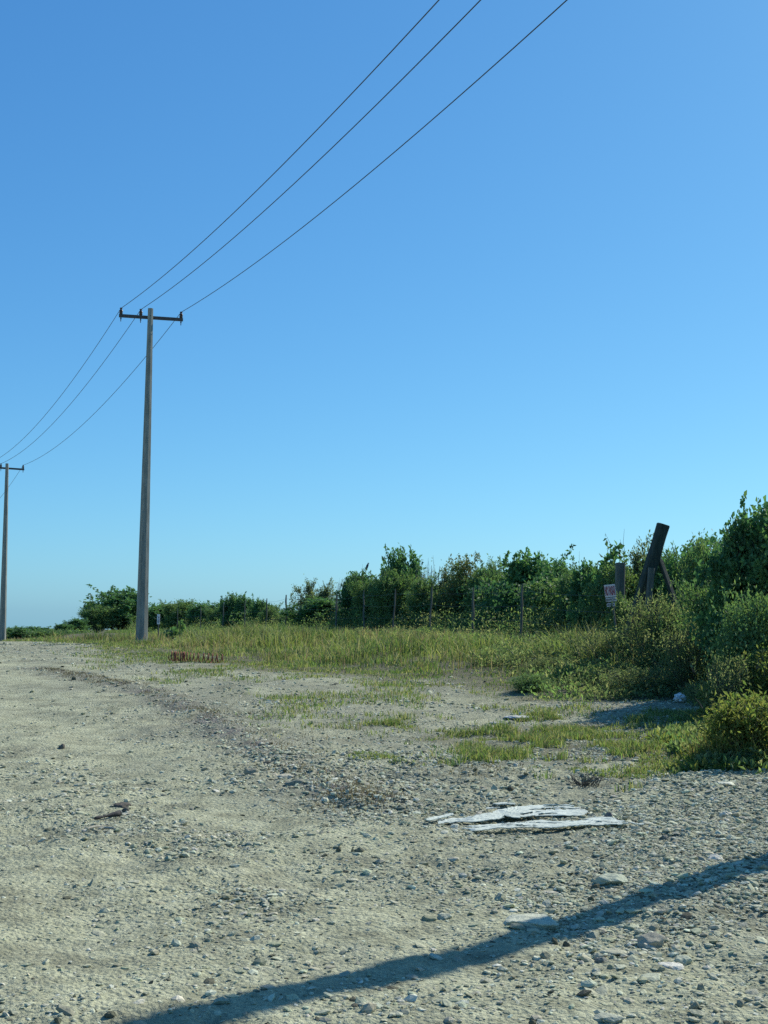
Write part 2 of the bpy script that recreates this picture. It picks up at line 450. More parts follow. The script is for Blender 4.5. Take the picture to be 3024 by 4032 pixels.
def wedge(y0, y1, wid=0.42, lane=0.55):
    def f(n):
        y = np.sqrt(RNG.uniform(y0 ** 2, y1 ** 2, n)); x = RNG.uniform(-wid, wid, n) * y
        p = 1 - 0.85 * packed(x, y)                            # the worn lane carries fewer loose stones
        p = p * (0.30 + 0.9 * sm(vn(x, y, 1.1, 21) * 1.3 + 0.5)) * (0.40 + 0.8 * sm(vn(x, y, 0.35, 22) * 1.3 + 0.5)) * (0.75 + 0.8 * sm((x + 0.2 * (9 - y) - 0.1) / 1.5))
        p = np.maximum(p, 1.3 * np.exp(-(seg_dist(x, y, BERM) / 0.45) ** 2))
        p = p * np.where(x > edge_x(y) + 0.8, 0.1, 1)
        k = RNG.random(n) < p
        return x[k], y[k]
    return f
parts = [gravel(130000, wedge(4.4, 12), 0.010, 0.03, 1.1), gravel(46000, wedge(4.4, 16), 0.025, 0.08, 2.0),
         gravel(34000, wedge(11, 22), 0.020, 0.06, 1.5), gravel(26000, wedge(20, 46, 0.36), 0.03, 0.10, 1.6)]
off = 0; VV, FF, TT = [], [], []
for v, f, t in parts:
    VV.append(v); FF.append(f + off); TT.append(t); off += len(v)
gr = obj('gravel', np_mesh('gravel', np.concatenate(VV), np.concatenate(FF), M['stone'], np.concatenate(TT)))
tag(gr, 'loose pale gravel scattered over the dirt road', 'gravel', kind='stuff')

RV3, RF3 = ico(4)
def rock_mesh(w, d, h, seed, tint, flat=0.0):
    r = np.random.default_rng(seed)
    V = RV3.copy()
    for _ in range(9):                                           # broken faces
        nrm = r.normal(0, 1, 3); nrm /= np.linalg.norm(nrm); k = r.uniform(0.6, 0.88)
        dd = V @ nrm; V = np.where(dd[:, None] > k, V - (dd - k)[:, None] * nrm * 0.93, V)
    n = vn(V[:, 0] + V[:, 2] * 0.7 + seed, V[:, 1] - V[:, 2] * 0.6, 0.55, seed) * 0.12 + vn(V[:, 0] - V[:, 2] + seed, V[:, 1] + V[:, 2], 0.22, seed + 1) * 0.05 \
        + vn(V[:, 0] * 1.3 + V[:, 2], V[:, 1] + 2 * V[:, 2], 0.09, seed + 2) * 0.022
    V = V * (1 + n)[:, None]
    if flat:
        V[:, 2] = np.where(V[:, 2] > 0, np.minimum(V[:, 2], 1 - flat + 0.35 * flat * V[:, 2]), V[:, 2])
        V[:, 2] += np.where(V[:, 2] > 0, 0.10 * vn(V[:, 0] * 1.5 + seed, V[:, 1] * 1.5, 0.35, seed + 3) + 0.06 * vn(V[:, 0] * 2, V[:, 1] * 2 + seed, 0.13, seed + 4), 0)
    V = V * np.array([w / 2, d / 2, h])
    return np_mesh('rock', V, RF3, M['stone'], np.tile(np.array(tint) * r.uniform(0.96, 1.04, 3), (len(V), 1)), True)

PALE, GREY, DARK, WHITE = (0.46, 0.46, 0.33), (0.31, 0.31, 0.21), (0.13, 0.135, 0.09), (0.66, 0.66, 0.51)
ROCKS = [   # px, py of the base, width px, height px, tint, flatness, turn, label
    (2090, 3640, 270, 46, (0.56, 0.55, 0.41), 0.66, 0.1, 'largest flat pale rock, half inside the pole shadow'),
    (2565, 3735, 128, 54, (0.36, 0.355, 0.27), 0.0, 0.2, 'rounded greenish grey boulder below the pole shadow'),
    (2400, 3497, 150, 36, PALE, 0.4, 0.3, 'long low pale rock beside the upper edge of the pole shadow'),
    (2345, 3502, 44, 28, DARK, 0.0, 0.9, 'dark stone at the left end of the long low pale rock'),
    (2328, 3546, 27, 25, DARK, 0.0, 0.3, 'small dark square stone just above the pole shadow'),
    (1333, 3368, 26, 28, DARK, 0.0, 0.5, 'upright dark stone, left one of the pair on the pale hump'),
    (1414, 3368, 40, 24, (0.2, 0.2, 0.14), 0.0, 0.2, 'wider dark olive stone, right one of the pair on the pale hump'),
    (1387, 3370, 16, 18, DARK, 0.0, 1.2, 'tiny dark stone squeezed between the pair on the pale hump'),
    (990, 3070, 58, 26, GREY, 0.0, 0.2, 'rounded grey rock at the left of the loose stone ridge'),
    (1165, 3108, 84, 28, (0.27, 0.27, 0.2), 0.0, 0.15, 'long humped grey rock on the loose stone ridge'),
    (1125, 3085, 76, 20, PALE, 0.4, 0.2, 'flat pale slab behind the long humped rock'),
    (1270, 3120, 36, 20, PALE, 0.0, 0.7, 'small pale stone at the right end of the stone ridge'),
    (2398, 3226, 40, 26, (0.2, 0.195, 0.17), 0.0, 0.4, 'dark rounded stone to the right of the white boards'),
    (2618, 3316, 42, 22, (0.2, 0.195, 0.16), 0.2, 0.2, 'dark humped stone right of and below the white boards'),
    (2812, 3395, 72, 34, WHITE, 0.0, 0.5, 'whitish lumpy rock close above the dark end of the shadow'),
    (2230, 3700, 30, 26, DARK, 0.0, 0.5, 'dark round stone, right one of two just below the shadow'),
    (2183, 3698, 30, 28, DARK, 0.0, 1.5, 'dark stone, left one of two just below the shadow'),
    (2147, 3756, 44, 28, GREY, 0.0, 0.4, 'pointed grey stone below the two dark round stones'),
    (2367, 3780, 52, 24, (0.24, 0.235, 0.2), 0.2, 0.3, 'squat grey stone left of the rounded boulder'),
    (2428, 3757, 118, 30, PALE, 0.55, 0.1, 'flat pale slab touching the squat grey stone'),
    (2405, 3812, 34, 22, GREY, 0.0, 0.3, 'small round grey stone above a pale blocky one'),
    (2347, 3832, 38, 32, PALE, 0.0, 0.8, 'pale blocky stone below the flat slab'),
    (2640, 3802, 104, 26, WHITE, 0.6, -0.3, 'flat whitish slab below the rounded boulder'),
    (2685, 3778, 84, 34, PALE, 0.3, 0.2, 'low pale rock right of the rounded boulder'),
    (2737, 3968, 42, 34, GREY, 0.0, 1.0, 'grey angular stone near the bottom right corner'),
    (2760, 3895, 34, 30, GREY, 0.0, 0.2, 'grey stone standing alone above the angular one'),
    (2913, 3962, 40, 32, GREY, 0.0, 0.6, 'grey angular stone closest to the right edge at the bottom'),
    (2096, 4018, 32, 28, DARK, 0.0, 0.6, 'dark stone at the bottom edge of the gravel'),
    (2400, 4003, 124, 32, PALE, 0.5, 0.1, 'wide flat pale rock at the bottom of the gravel'),
    (2560, 3862, 120, 26, PALE, 0.4, 0.05, 'low weathered pale slab half buried below the whitish slab'),
    (767, 3722, 62, 24, GREY, 0.1, -0.4, 'elongated grey stone lying alone on the worn lane'),
    (434, 3996, 44, 20, DARK, 0.2, 0.3, 'dark flat stone just above the lower end of the shadow'),
    (228, 4018, 34, 22, DARK, 0.0, 0.3, 'small dark stone in the bottom left corner'),
    (289, 2684, 20, 16, DARK, 0.0, 0.3, 'dark lump on the far lane beside the loose stone ridge'),
    (242, 2942, 28, 22, (0.17, 0.15, 0.12), 0.0, 0.3, 'brownish lump on the worn lane, midway up the slope'),
    (1690, 3610, 60, 18, GREY, 0.3, 0.2, 'low grey stone left of the largest flat rock'),
    (1745, 3605, 68, 26, PALE, 0.2, 0.3, 'pale ridged stone left of the largest flat rock'),
    (2860, 3100, 70, 14, WHITE, 0.6, 0.2, 'thin whitish slab on bare ground below the right bushes'),
]
for i, (px, py, wpx, hpx, tn, fl, rz, lab) in enumerate(ROCKS):
    p = ground_at(px, py); D = p[1]; k = D / F
    w_ = wpx * k; h_ = hpx * k
    d_ = w_ * (0.85 if fl == 0 else 0.8)
    o = obj('rock', rock_mesh(w_, d_, h_ * 0.72, 100 + i * 7, tn, fl))
    yy = p[1] + d_ * 0.42
    o.location = (p[0] * yy / p[1], yy, gz(p[0] * yy / p[1], yy) + h_ * 0.12); o.rotation_euler = (0, 0, rz)
    tag(o, lab, 'rock', 'rocks lying on the gravel')

# ------------------------------------------------------------------ grass
def blades(x, y, z, h, wd, tint, lean=0.35, droop=0.5):
    n = len(x)
    a = RNG.uniform(0, 2 * PI, n); la = RNG.uniform(0, 2 * PI, n); l = np.abs(RNG.normal(0, lean, n)) * h
    dx, dy = np.cos(a) * wd / 2, np.sin(a) * wd / 2
    lx, ly = np.cos(la) * l, np.sin(la) * l
    V = np.empty((n, 5, 3))
    m = 0.5
    V[:, 0] = np.stack([x - dx, y - dy, z - 0.02], -1); V[:, 1] = np.stack([x + dx, y + dy, z - 0.02], -1)
    V[:, 2] = np.stack([x - dx * .75 + lx * .35, y - dy * .75 + ly * .35, z + h * .55], -1)
    V[:, 3] = np.stack([x + dx * .75 + lx * .35, y + dy * .75 + ly * .35, z + h * .55], -1)
    V[:, 4] = np.stack([x + lx, y + ly, z + h * (1 - droop * RNG.random(n) * 0.5)], -1)
    Fx = np.array([[0, 1, 3], [0, 3, 2], [2, 3, 4]])[None] + (np.arange(n) * 5)[:, None, None]
    return V.reshape(-1, 3), Fx.reshape(-1, 3), np.repeat(tint, 5, 0)

GREENS = np.array([[0.12, 0.20, 0.065], [0.175, 0.265, 0.08], [0.08, 0.145, 0.055], [0.25, 0.30, 0.085], [0.35, 0.35, 0.17], [0.25, 0.22, 0.135]])
def grass_tint(n, p): return GREENS[RNG.choice(6, n, p=p)] * RNG.uniform(0.75, 1.25, (n, 1))

def merge(L):
    o = 0; a, b, c = [], [], []
    for v, f, t in L: a.append(v); b.append(f + o); c.append(t); o += len(v)
    return np.concatenate(a), np.concatenate(b), np.concatenate(c)

FX0, FY0, FDX, FDY = -0.73, 47.7, 1.09, -3.25                    # the fence line
def fence_x(y): return FX0 + (y - FY0) * FDX / FDY

def scatter(n, y0, y1, wl, wr):
    y = np.sqrt(RNG.uniform(y0 ** 2, y1 ** 2, n)); x = RNG.uniform(wl, wr, n) * y
    return x, y

# tall grass between the bare ground and the fence
GDK = [0.26, 0.16, 0.22, 0.14, 0.13, 0.09]; GYL = [0.06, 0.18, 0.04, 0.32, 0.27, 0.13]
x, y = scatter(560000, 17, 75, -0.34, 0.36)
coil_ = ground_at(775, 2606)
d = grass_d(x, y); df = fence_x(y) - x
d = d - 3.0 * np.exp(-(((x - coil_[0]) / 1.0) ** 2 + ((y - coil_[1]) / 1.5) ** 2))
p = sm((d + 0.7 * vn(x, y, 0.7, 30)) / 1.2 + 0.35) * sm((df + 3) / 1.5) * (0.25 + 0.75 * sm(vn(x, y, 0.8, 31) + 0.55))
k = RNG.random(len(x)) < p; x, y, d, df = x[k], y[k], d[k], df[k]
tuft = sm(vn(x, y, 0.9, 32) * 0.9 + vn(x, y, 0.35, 37) * 0.7 + 0.45)
hh = (0.05 + 0.43 * sm((d - 1.0 + 0.6 * vn(x, y, 2.0, 36)) / 3.6)) * (0.35 + 0.85 * tuft) * RNG.uniform(0.5, 1.25, len(x))
hh *= 1 - 0.45 * sm((d - 5.5) / 3.5) * sm((0.16 - x / y) / 0.06)
hh *= 1 + 0.45 * sm((x / y - 0.10) / 0.06)
hh *= 1 - 0.35 * sm((y - 42) / 12)
yel = sm(vn(x, y, 1.5, 33) * 1.5 + 0.1 + 0.2 * (tuft - 0.5))[:, None]
T = grass_tint(len(x), GDK) * (1 - yel) + grass_tint(len(x), GYL) * yel
T = T * (0.8 + 0.35 * sm(vn(x, y, 0.6, 34) + 0.5))[:, None]
L = [blades(x, y, height(x, y), hh, 0.011 + 0.00028 * y, T, 0.75, 0.8)]
# seed stalks, straw and reddish
x, y = scatter(60000, 20, 70, -0.33, 0.36); d = grass_d(x, y); df = fence_x(y) - x
k = (d > 2.0) & (df > -2) & (RNG.random(len(x)) < 0.5 * sm(vn(x, y, 2.5, 35) * 1.2 + 0.25)); x, y = x[k], y[k]
T = np.array([[0.30, 0.25, 0.14], [0.27, 0.19, 0.14], [0.36, 0.32, 0.18]])[RNG.choice(3, len(x))] * RNG.uniform(0.8, 1.2, (len(x), 1))
L.append(blades(x, y, height(x, y), RNG.uniform(0.2, 0.5, len(x)) * (1 - 0.35 * sm((y - 42) / 12)), 0.008 + 0.00015 * y, T, 0.35))
v, f, t = merge(L)
tg = obj('tall_grass', np_mesh('tall_grass', v, f, M['grass'], t))
tag(tg, 'tall green and straw grass between the bare ground and the wire fence', 'grass', kind='stuff')

# short grass and weeds in patches on the stony ground
L = []
GSH = [0.16, 0.20, 0.14, 0.20, 0.17, 0.13]
x, y = scatter(300000, 12.5, 24, -0.06, 0.36)
f = vn(x, y, 1.1, 41) * 0.75 + vn(x, y, 0.4, 42) * 0.6 + vn(x, y, 0.16, 47) * 0.4
pd = seg_dist(x, y, np.vstack([PATCH, PATCH[:1]])) * np.where(in_poly(x, y, PATCH), 1, -1)
k = RNG.random(len(x)) < 0.8 * sm((f + np.clip(pd * 0.45, -2, 0.4) + 0.06) / 0.6); x, y = x[k], y[k]
L.append(blades(x, y, height(x, y), RNG.uniform(0.02, 0.11, len(x)) * (0.5 + 0.9 * sm(vn(x, y, 0.5, 43) + 0.4)), 0.011, grass_tint(len(x), GSH), 0.7))
x, y = scatter(520000, 13, 62, -0.32, 0.34)
d = -grass_d(x, y)
f = vn(x, y * 0.7, 1.3, 45) * 0.8 + vn(x, y, 0.45, 46) * 0.6 + vn(x, y, 0.18, 48) * 0.3
k = (d > -1.5) & (RNG.random(len(x)) < sm((x / y + 0.27) / 0.12)) & (RNG.random(len(x)) < 0.8 * sm((f + 0.22 - 0.15 * np.clip(d, -2, 10)) / 0.5)); x, y = x[k], y[k]
L.append(blades(x, y, height(x, y), RNG.uniform(0.02, 0.10, len(x)), 0.010 + 0.0002 * y, grass_tint(len(x), GSH), 0.7))
v, f, t = merge(L)
sg = obj('short_grass', np_mesh('short_grass', v, f, M['grass'], t))
tag(sg, 'short patchy grass growing through the stony ground', 'grass', kind='stuff')

# dead dark litter of weeds on the loose stone ridge
x = []; y = []
for (ax, ay), (bx, by) in zip(BERM[:-1], BERM[1:]):
    n = 1500; t = RNG.random(n); x.append(ax + t * (bx - ax) + RNG.normal(0, 0.22, n)); y.append(ay + t * (by - ay) + RNG.normal(0, 0.22, n))
for px, py, r, n in ((1480, 2700, 0.5, 400), (1000, 2790, 0.5, 400), (1900, 3040, 0.35, 350), (1420, 3180, 0.3, 300), (1300, 2900, 0.5, 300)):
    q = ground_at(px, py); x.append(q[0] + RNG.normal(0, r, n)); y.append(q[1] + RNG.normal(0, r * 1.3, n))
x = np.concatenate(x); y = np.concatenate(y)
k = RNG.random(len(x)) < sm(vn(x, y, 0.5, 51) + 0.45); x, y = x[k], y[k]
T = np.array([[0.13, 0.11, 0.085], [0.22, 0.19, 0.14], [0.10, 0.10, 0.06]])[RNG.choice(3, len(x))] * RNG.uniform(0.8, 1.2, (len(x), 1))
dg = obj('dry_weeds', np_mesh('dry_weeds', *blades(x, y, height(x, y), RNG.uniform(0.015, 0.06, len(x)), 0.009, T, 1.2)[:2], M['grass'], np.repeat(T, 5, 0)))
tag(dg, 'dry brown weeds and stalks strewn along the loose stone ridge', 'weeds', kind='stuff')

# ------------------------------------------------------------------ shrubs and trees
def leaves(P, A, ln, wd, tint, droop=0.0, rng=RNG):
    """P attach points, A twig directions; one folded leaf of two faces each"""
    n = len(P)
    d = A + rng.normal(0, 0.75, (n, 3)); d[:, 2] -= droop
    d /= np.linalg.norm(d, axis=1)[:, None] + 1e-9
    s = np.cross(d, rng.normal(0, 1, (n, 3))); s /= np.linalg.norm(s, axis=1)[:, None] + 1e-9
    nn = np.cross(s, d)
    l = ln * rng.uniform(0.6, 1.3, (n, 1)); w_ = wd * l / ln * rng.uniform(0.8, 1.2, (n, 1))
    V = np.empty((n, 4, 3))
    V[:, 0] = P; V[:, 1] = P + d * l * 0.5 + s * w_ / 2 + nn * w_ * 0.2
    V[:, 2] = P + d * l; V[:, 3] = P + d * l * 0.5 - s * w_ / 2 + nn * w_ * 0.2
    Fx = np.array([[0, 1, 2], [0, 2, 3]])[None] + (np.arange(n) * 4)[:, None, None]
    return V.reshape(-1, 3), Fx.reshape(-1, 3), np.repeat(tint, 4, 0)

LEAFC = {
    'broad': np.array([[0.084, 0.185, 0.082], [0.115, 0.236, 0.09], [0.061, 0.143, 0.075], [0.161, 0.271, 0.098]]),
    'fine': np.array([[0.115, 0.207, 0.09], [0.153, 0.256, 0.098], [0.092, 0.171, 0.082], [0.207, 0.285, 0.105]]),
    'pale': np.array([[0.11, 0.165, 0.095], [0.14, 0.20, 0.11], [0.085, 0.135, 0.075], [0.17, 0.21, 0.12]]),
    'rusty': np.array([[0.13, 0.185, 0.075], [0.183, 0.171, 0.082], [0.1, 0.164, 0.068], [0.168, 0.214, 0.082]]),
    'grey': np.array([[0.13, 0.20, 0.095], [0.18, 0.24, 0.12], [0.10, 0.16, 0.08], [0.25, 0.28, 0.15]]),
    'yellow': np.array([[0.13, 0.20, 0.055], [0.22, 0.25, 0.07], [0.09, 0.15, 0.05], [0.18, 0.20, 0.075]]),
}
def grow(seed, H, W, stems, twigs, kind, ln, wd, per, droop=0.0, bare=0.0, sprigs=6, low=0.12, clump=0.16, size_px=3):
    """returns trunk mesh, crown mesh of a bush H tall and W wide; stems fork towards many twig ends that carry the leaves"""
    r = np.random.default_rng(seed)
    mb = MB(); LP, LA, LT = [], [], []
    # lobes: the crown is a group of uneven masses on the stems
    lob = []
    for i in range(stems):
        a = 2 * PI * (i + r.uniform(-0.35, 0.35)) / stems; rad = W * 0.5 * r.uniform(0.18, 0.68) if i else W * 0.06
        top = H * (r.uniform(0.74, 1.0) if i else 0.97) * (1 - 0.22 * (rad / (W * 0.5)) ** 2)
        lob.append((math.cos(a) * rad, math.sin(a) * rad, top, W * r.uniform(0.22, 0.34)))
    rootv = None
    for (lx, ly, top, lr) in lob:
        base = np.array([lx * 0.12 + r.normal(0, 0.03), ly * 0.12 + r.normal(0, 0.03), -0.05])
        tip = np.array([lx, ly, top - 0.04 * H])
        pts = [base + (tip - base) * t + np.array([lx * 0.25, ly * 0.25, 0]) * math.sin(t * PI) * 0.4 + r.normal(0, 0.025 * H, 3) * (0 < t < 1) for t in np.linspace(0, 1, 6)]
        r0 = 0.016 * H + 0.008
        rg = mb.tube(pts, list(np.linspace(r0, 0.006, 6)), 5, True)
        if rootv is None: rootv = mb.bm.verts.new((0, 0, -0.12))
        mb.bm.faces.new((rootv, rg[0][0], rg[0][1]))
        nt_ = max(3, int(twigs / stems))
        for j in range(nt_):
            # twig ends fill a flattened ball round the lobe from low down to its top
            t = r.uniform(low, 1.0) ** 0.7
            o = pts[min(5, int(t * 5))]
            ph = r.uniform(0, 2 * PI); rr = lr * math.sqrt(r.uniform(0.03, 1.0)) * (0.75 + 0.5 * math.sin(t * PI))
            rr *= 1.0 - 0.35 * t ** 3
            e = np.array([lx * (0.35 + 0.65 * t) + math.cos(ph) * rr, ly * (0.35 + 0.65 * t) + math.sin(ph) * rr, top * (t * 0.92 + 0.03) + r.normal(0, 0.055 * H)])
            e[2] = max(e[2], 0.08 * H * r.random())
            mid = (o + e) / 2 + r.normal(0, 0.03 * H, 3) - np.array([0, 0, 0.03 * H])
            tw = [o, mid, e]
            tr = mb.tube(tw, [0.007, 0.005, 0.003], 3, False)
            mb.bm.faces.new((tr[0][0], tr[0][1], rg[min(5, int(t * 5))][0]))       # the twig grows out of its stem
            if r.random() < bare: 
                for _ in range(3):
                    b = e + np.array([r.normal(0, .1), r.normal(0, .1), r.uniform(0.05, .2)]) * H * 0.5
                    mb.tube([mid, (mid + b) / 2 + r.normal(0, 0.02 * H, 3), b], [0.005, 0.004, 0.002], 3, False)
                continue
            k = max(4, int(per * r.uniform(0.5, 1.5)))
            cl = clump * W * r.uniform(0.55, 1.25)
            u = r.random(k)[:, None] ** 0.6
            P = mid * (1 - u) + e * u + r.normal(0, 1, (k, 3)) * cl * np.array([0.42, 0.42, 0.36])
            A = np.tile((e - o) / (np.linalg.norm(e - o) + 1e-6), (k, 1)) * 0.8
            cc = LEAFC[kind][r.choice(4, 1)] * r.uniform(0.8, 1.2)
            LP.append(P); LA.append(A); LT.append((0.5 * cc + 0.5 * LEAFC[kind][r.choice(4, k)]) * r.uniform(0.8, 1.2, (k, 1)))
    for _ in range(sprigs):                                     # shoots standing out of the outline
        lx, ly, top, lr = lob[r.integers(len(lob))]
        o = np.array([lx, ly, top * 0.85]) + np.array([r.normal(0, lr * 0.5), r.normal(0, lr * 0.5), 0])
        e = o + np.array([r.normal(0, 0.07 * H), r.normal(0, 0.07 * H), H * r.uniform(0.14, 0.25)])
        mb.tube([o, (o + e) / 2 + r.normal(0, 0.012 * H, 3), e], [0.008, 0.006, 0.003], 4, False)
        if r.random() < 0.25: continue
        k = int(6 + per * 0.5); u = r.random(k)[:, None]
        P = o * (1 - u) + e * u + r.normal(0, 0.008 * H, (k, 3))
        LP.append(P); LA.append(np.tile([0, 0, 0.5], (k, 1))); LT.append(LEAFC[kind][r.choice(4, k)] * r.uniform(0.8, 1.2, (k, 1)))
    tm = mb.mesh('trunk', M['twig'] if bare > 0.5 else M['bark'])
    cm = None
    if LP:
        v, f, t = leaves(np.concatenate(LP), np.concatenate(LA), ln, wd, np.concatenate(LT), droop, r)
        v[:, 2] = np.maximum(v[:, 2], 0.0)
        cm = np_mesh('crown', v, f, M['weedleaf'] if kind in ('grey', 'yellow', 'pale') else M['leaf'], t)
    return tm, cm, H, W

LIB = {
    'broad': [grow(11 + i, 2.6, 2.6, 7, 210, 'broad', 0.13, 0.075, 56, 0.45, sprigs=9, clump=0.085) for i in range(4)],
    'fine': [grow(31 + i, 2.4, 2.6, 8, 240, 'fine', 0.085, 0.042, 84, 0.0, 0.06, 14, clump=0.085) for i in range(4)],
    'pale': [grow(51 + i, 2.4, 1.9, 6, 150, 'pale', 0.085, 0.045, 56, 0.0, 0.05, 10, clump=0.12) for i in range(2)],
    'rusty': [grow(61, 2.6, 3.0, 8, 250, 'rusty', 0.10, 0.05, 70, 0.3, 0.05, 12, clump=0.085)],
    'bare': [grow(71 + i, 2.4, 2.0, 7, 60, 'pale', 0.06, 0.03, 14, 0.0, 0.85, 14) for i in range(2)],
    'grey': [grow(81 + i, 1.3, 2.4, 11, 170, 'grey', 0.07, 0.024, 42, 0.0, 0.02, 44, 0.02, 0.20) for i in range(3)],
    'sprig': [grow(91, 2.6, 1.0, 3, 22, 'broad', 0.17, 0.11, 16, 0.6, 0.0, 3, 0.45, 0.16)],
    'bigbroad': [grow(101 + i, 3.1, 3.0, 12, 520, 'broad', 0.12, 0.075, 80, 0.5, 0.0, 12, 0.03, 0.075) for i in range(2)],
    'near': [grow(111 + i, 1.9, 2.4, 10, 280, 'fine', 0.08, 0.04, 64, 0.1, 0.02, 22, 0.02, 0.17) for i in range(2)],
}
used = {}
def shrub(kind, var, px, top, wpx, D, label, name='shrub', cat='shrub', group='shrubs of the thicket behind the fence', rz=None, wk=1.45):
    tm, cm, H, W = LIB[kind][var % len(LIB[kind])]
    p = at(px, top, D); z0 = gz(p[0], p[1])
    root = empty(name, (p[0], p[1], z0), random.uniform(0, 6.28) if rz is None else rz)
    sz = max(0.3, (p[2] - z0)) / (H * 1.0); sx = wpx * wk * D / F / (W * 0.98); sx = max(sx, 0.62 * sz)
    root.scale = (sx, sx, sz)
    tag(root, label, cat, group)
    if (kind, var) not in used:
        used[(kind, var)] = (obj('trunk', tm, root), obj('crown', cm, root) if cm else None)
    else:
        for s in used[(kind, var)]:
            if s is None: continue
            c = s.copy(); C.objects.link(c); c.parent = root
    return root

TREES = [
    ('broad', 0, 100, 2466, 150, 100, 'low dark bush on the crest right beside the distant pole'),
    ('fine', 2, 45, 2470, 130, 104, 'low bush on the crest hidden partly by the distant pole'),
    ('broad', 3, 252, 2454, 70, 101, 'low bush on the crest, third right of the distant pole'),
    ('fine', 0, 185, 2480, 130, 98, 'low feathery bush on the crest, second right of the distant pole'),
    ('broad', 1, 302, 2434, 80, 104, 'small clumpy bush at the foot of the tall left tree'),
    ('fine', 1, 385, 2378, 120, 112, 'thin leaved shrub on the left flank of the tall left tree'),
    ('broad', 2, 480, 2314, 215, 115, 'tallest dark tree just left of the near utility pole'),
    ('broad', 3, 640, 2372, 150, 92, 'dark rounded shrub just right of the near utility pole'),
    ('fine', 1, 722, 2358, 140, 88, 'fine leaved shrub behind the small white marker'),
    ('broad', 1, 806, 2368, 130, 84, 'dark shrub above the left end of the rusty coil'),
    ('fine', 2, 872, 2380, 100, 80, 'low dense shrub above the right end of the rusty coil'),
    ('broad', 0, 912, 2338, 75, 73, 'leafy clump with a flat top, left of a round clump'),
    ('broad', 2, 966, 2342, 85, 72, 'round leafy clump between a flat topped one and a ragged one'),
    ('broad', 3, 1025, 2352, 75, 70, 'ragged leafy clump just left of the first tall fence post'),
    ('fine', 3, 1095, 2378, 110, 66, 'low shrub behind the two fence posts standing against the sky'),
    ('fine', 0, 1160, 2402, 110, 64, 'lowest shrub in the dip of the thicket right of the tall fence post'),
    ('pale', 0, 1214, 2284, 100, 61, 'pale grey green shrub, left one of the pale pair beside the dip'),
    ('pale', 1, 1284, 2280, 90, 60, 'pale grey green shrub, right one of the pale pair beside the dip'),
    ('broad', 1, 1262, 2350, 190, 58, 'dark green shrub in front of the two pale ones'),
    ('bare', 1, 1342, 2275, 80, 57, 'thin shrub with bare upright twigs between the pale shrubs and the bird'),
    ('broad', 3, 1402, 2236, 120, 54, 'open dark shrub the small dark bird perches on'),
    ('fine', 2, 1480, 2255, 160, 52, 'dense green shrub just right of the bird'),
    ('broad', 0, 1592, 2160, 120, 50, 'tallest ragged shrub at the middle of the thicket with forked top shoots'),
    ('fine', 1, 1548, 2236, 150, 49, 'bushy shrub in front of the ragged tallest middle one'),
    ('bare', 0, 1690, 2204, 150, 49, 'leafless grey shrub right of the ragged tallest middle one'),
    ('fine', 3, 1706, 2262, 160, 47, 'green shrub below the leafless grey one'),
    ('pale', 0, 1765, 2232, 90, 47, 'slim shrub right of the leafless grey one'),
    ('rusty', 0, 1842, 2186, 190, 46, 'wide shrub with a rusty brown tinge behind the tilted fence post'),
    ('fine', 0, 1940, 2208, 170, 44, 'even topped green shrub right of the rusty tinged one'),
    ('broad', 2, 2080, 2172, 210, 42, 'big dark broad leaved shrub left of the warning sign by a wide gap'),
    ('broad', 1, 2192, 2198, 150, 40, 'dark shrub, next on the right of the big broad leaved one'),
    ('fine', 2, 2262, 2218, 150, 37, 'low green shrub left of the warning sign'),
    ('broad', 3, 2322, 2190, 130, 34, 'dark leafy shrub right above the warning sign'),
    ('sprig', 0, 1442, 2246, 70, 53.4, 'thin leafy shoot carrying the small dark bird'),
    ('sprig', 0, 2412, 2112, 90, 33, 'thin shoot with a few large leaves rising above the grey post'),
    ('fine', 3, 2445, 2196, 190, 32.5, 'green shrub filling the gap between grey post and leaning beam'),
    ('pale', 1, 2528, 2106, 150, 33, 'feathery pale shrub just left of the leaning beam top'),
    ('fine', 1, 2618, 2156, 140, 32, 'feathery shrub just right of the leaning beam'),
    ('broad', 0, 2694, 2170, 140, 30, 'leafy shrub between the leaning beam and the big right tree'),
    ('fine', 0, 2765, 2130, 120, 28, 'shrub pressed against the left side of the big right tree'),
]
for t in TREES: shrub(*t)
for t in [
    ('bigbroad', 0, 2950, 2005, 430, 22.0, 'big dark broad leaved tree at the right edge of the view'),
    ('bigbroad', 1, 3150, 1965, 560, 21.5, 'big tree cut off by the right edge, behind the other big one'),
]: shrub(*t, name='tree', cat='tree', group='big trees at the right edge', wk=1.0)
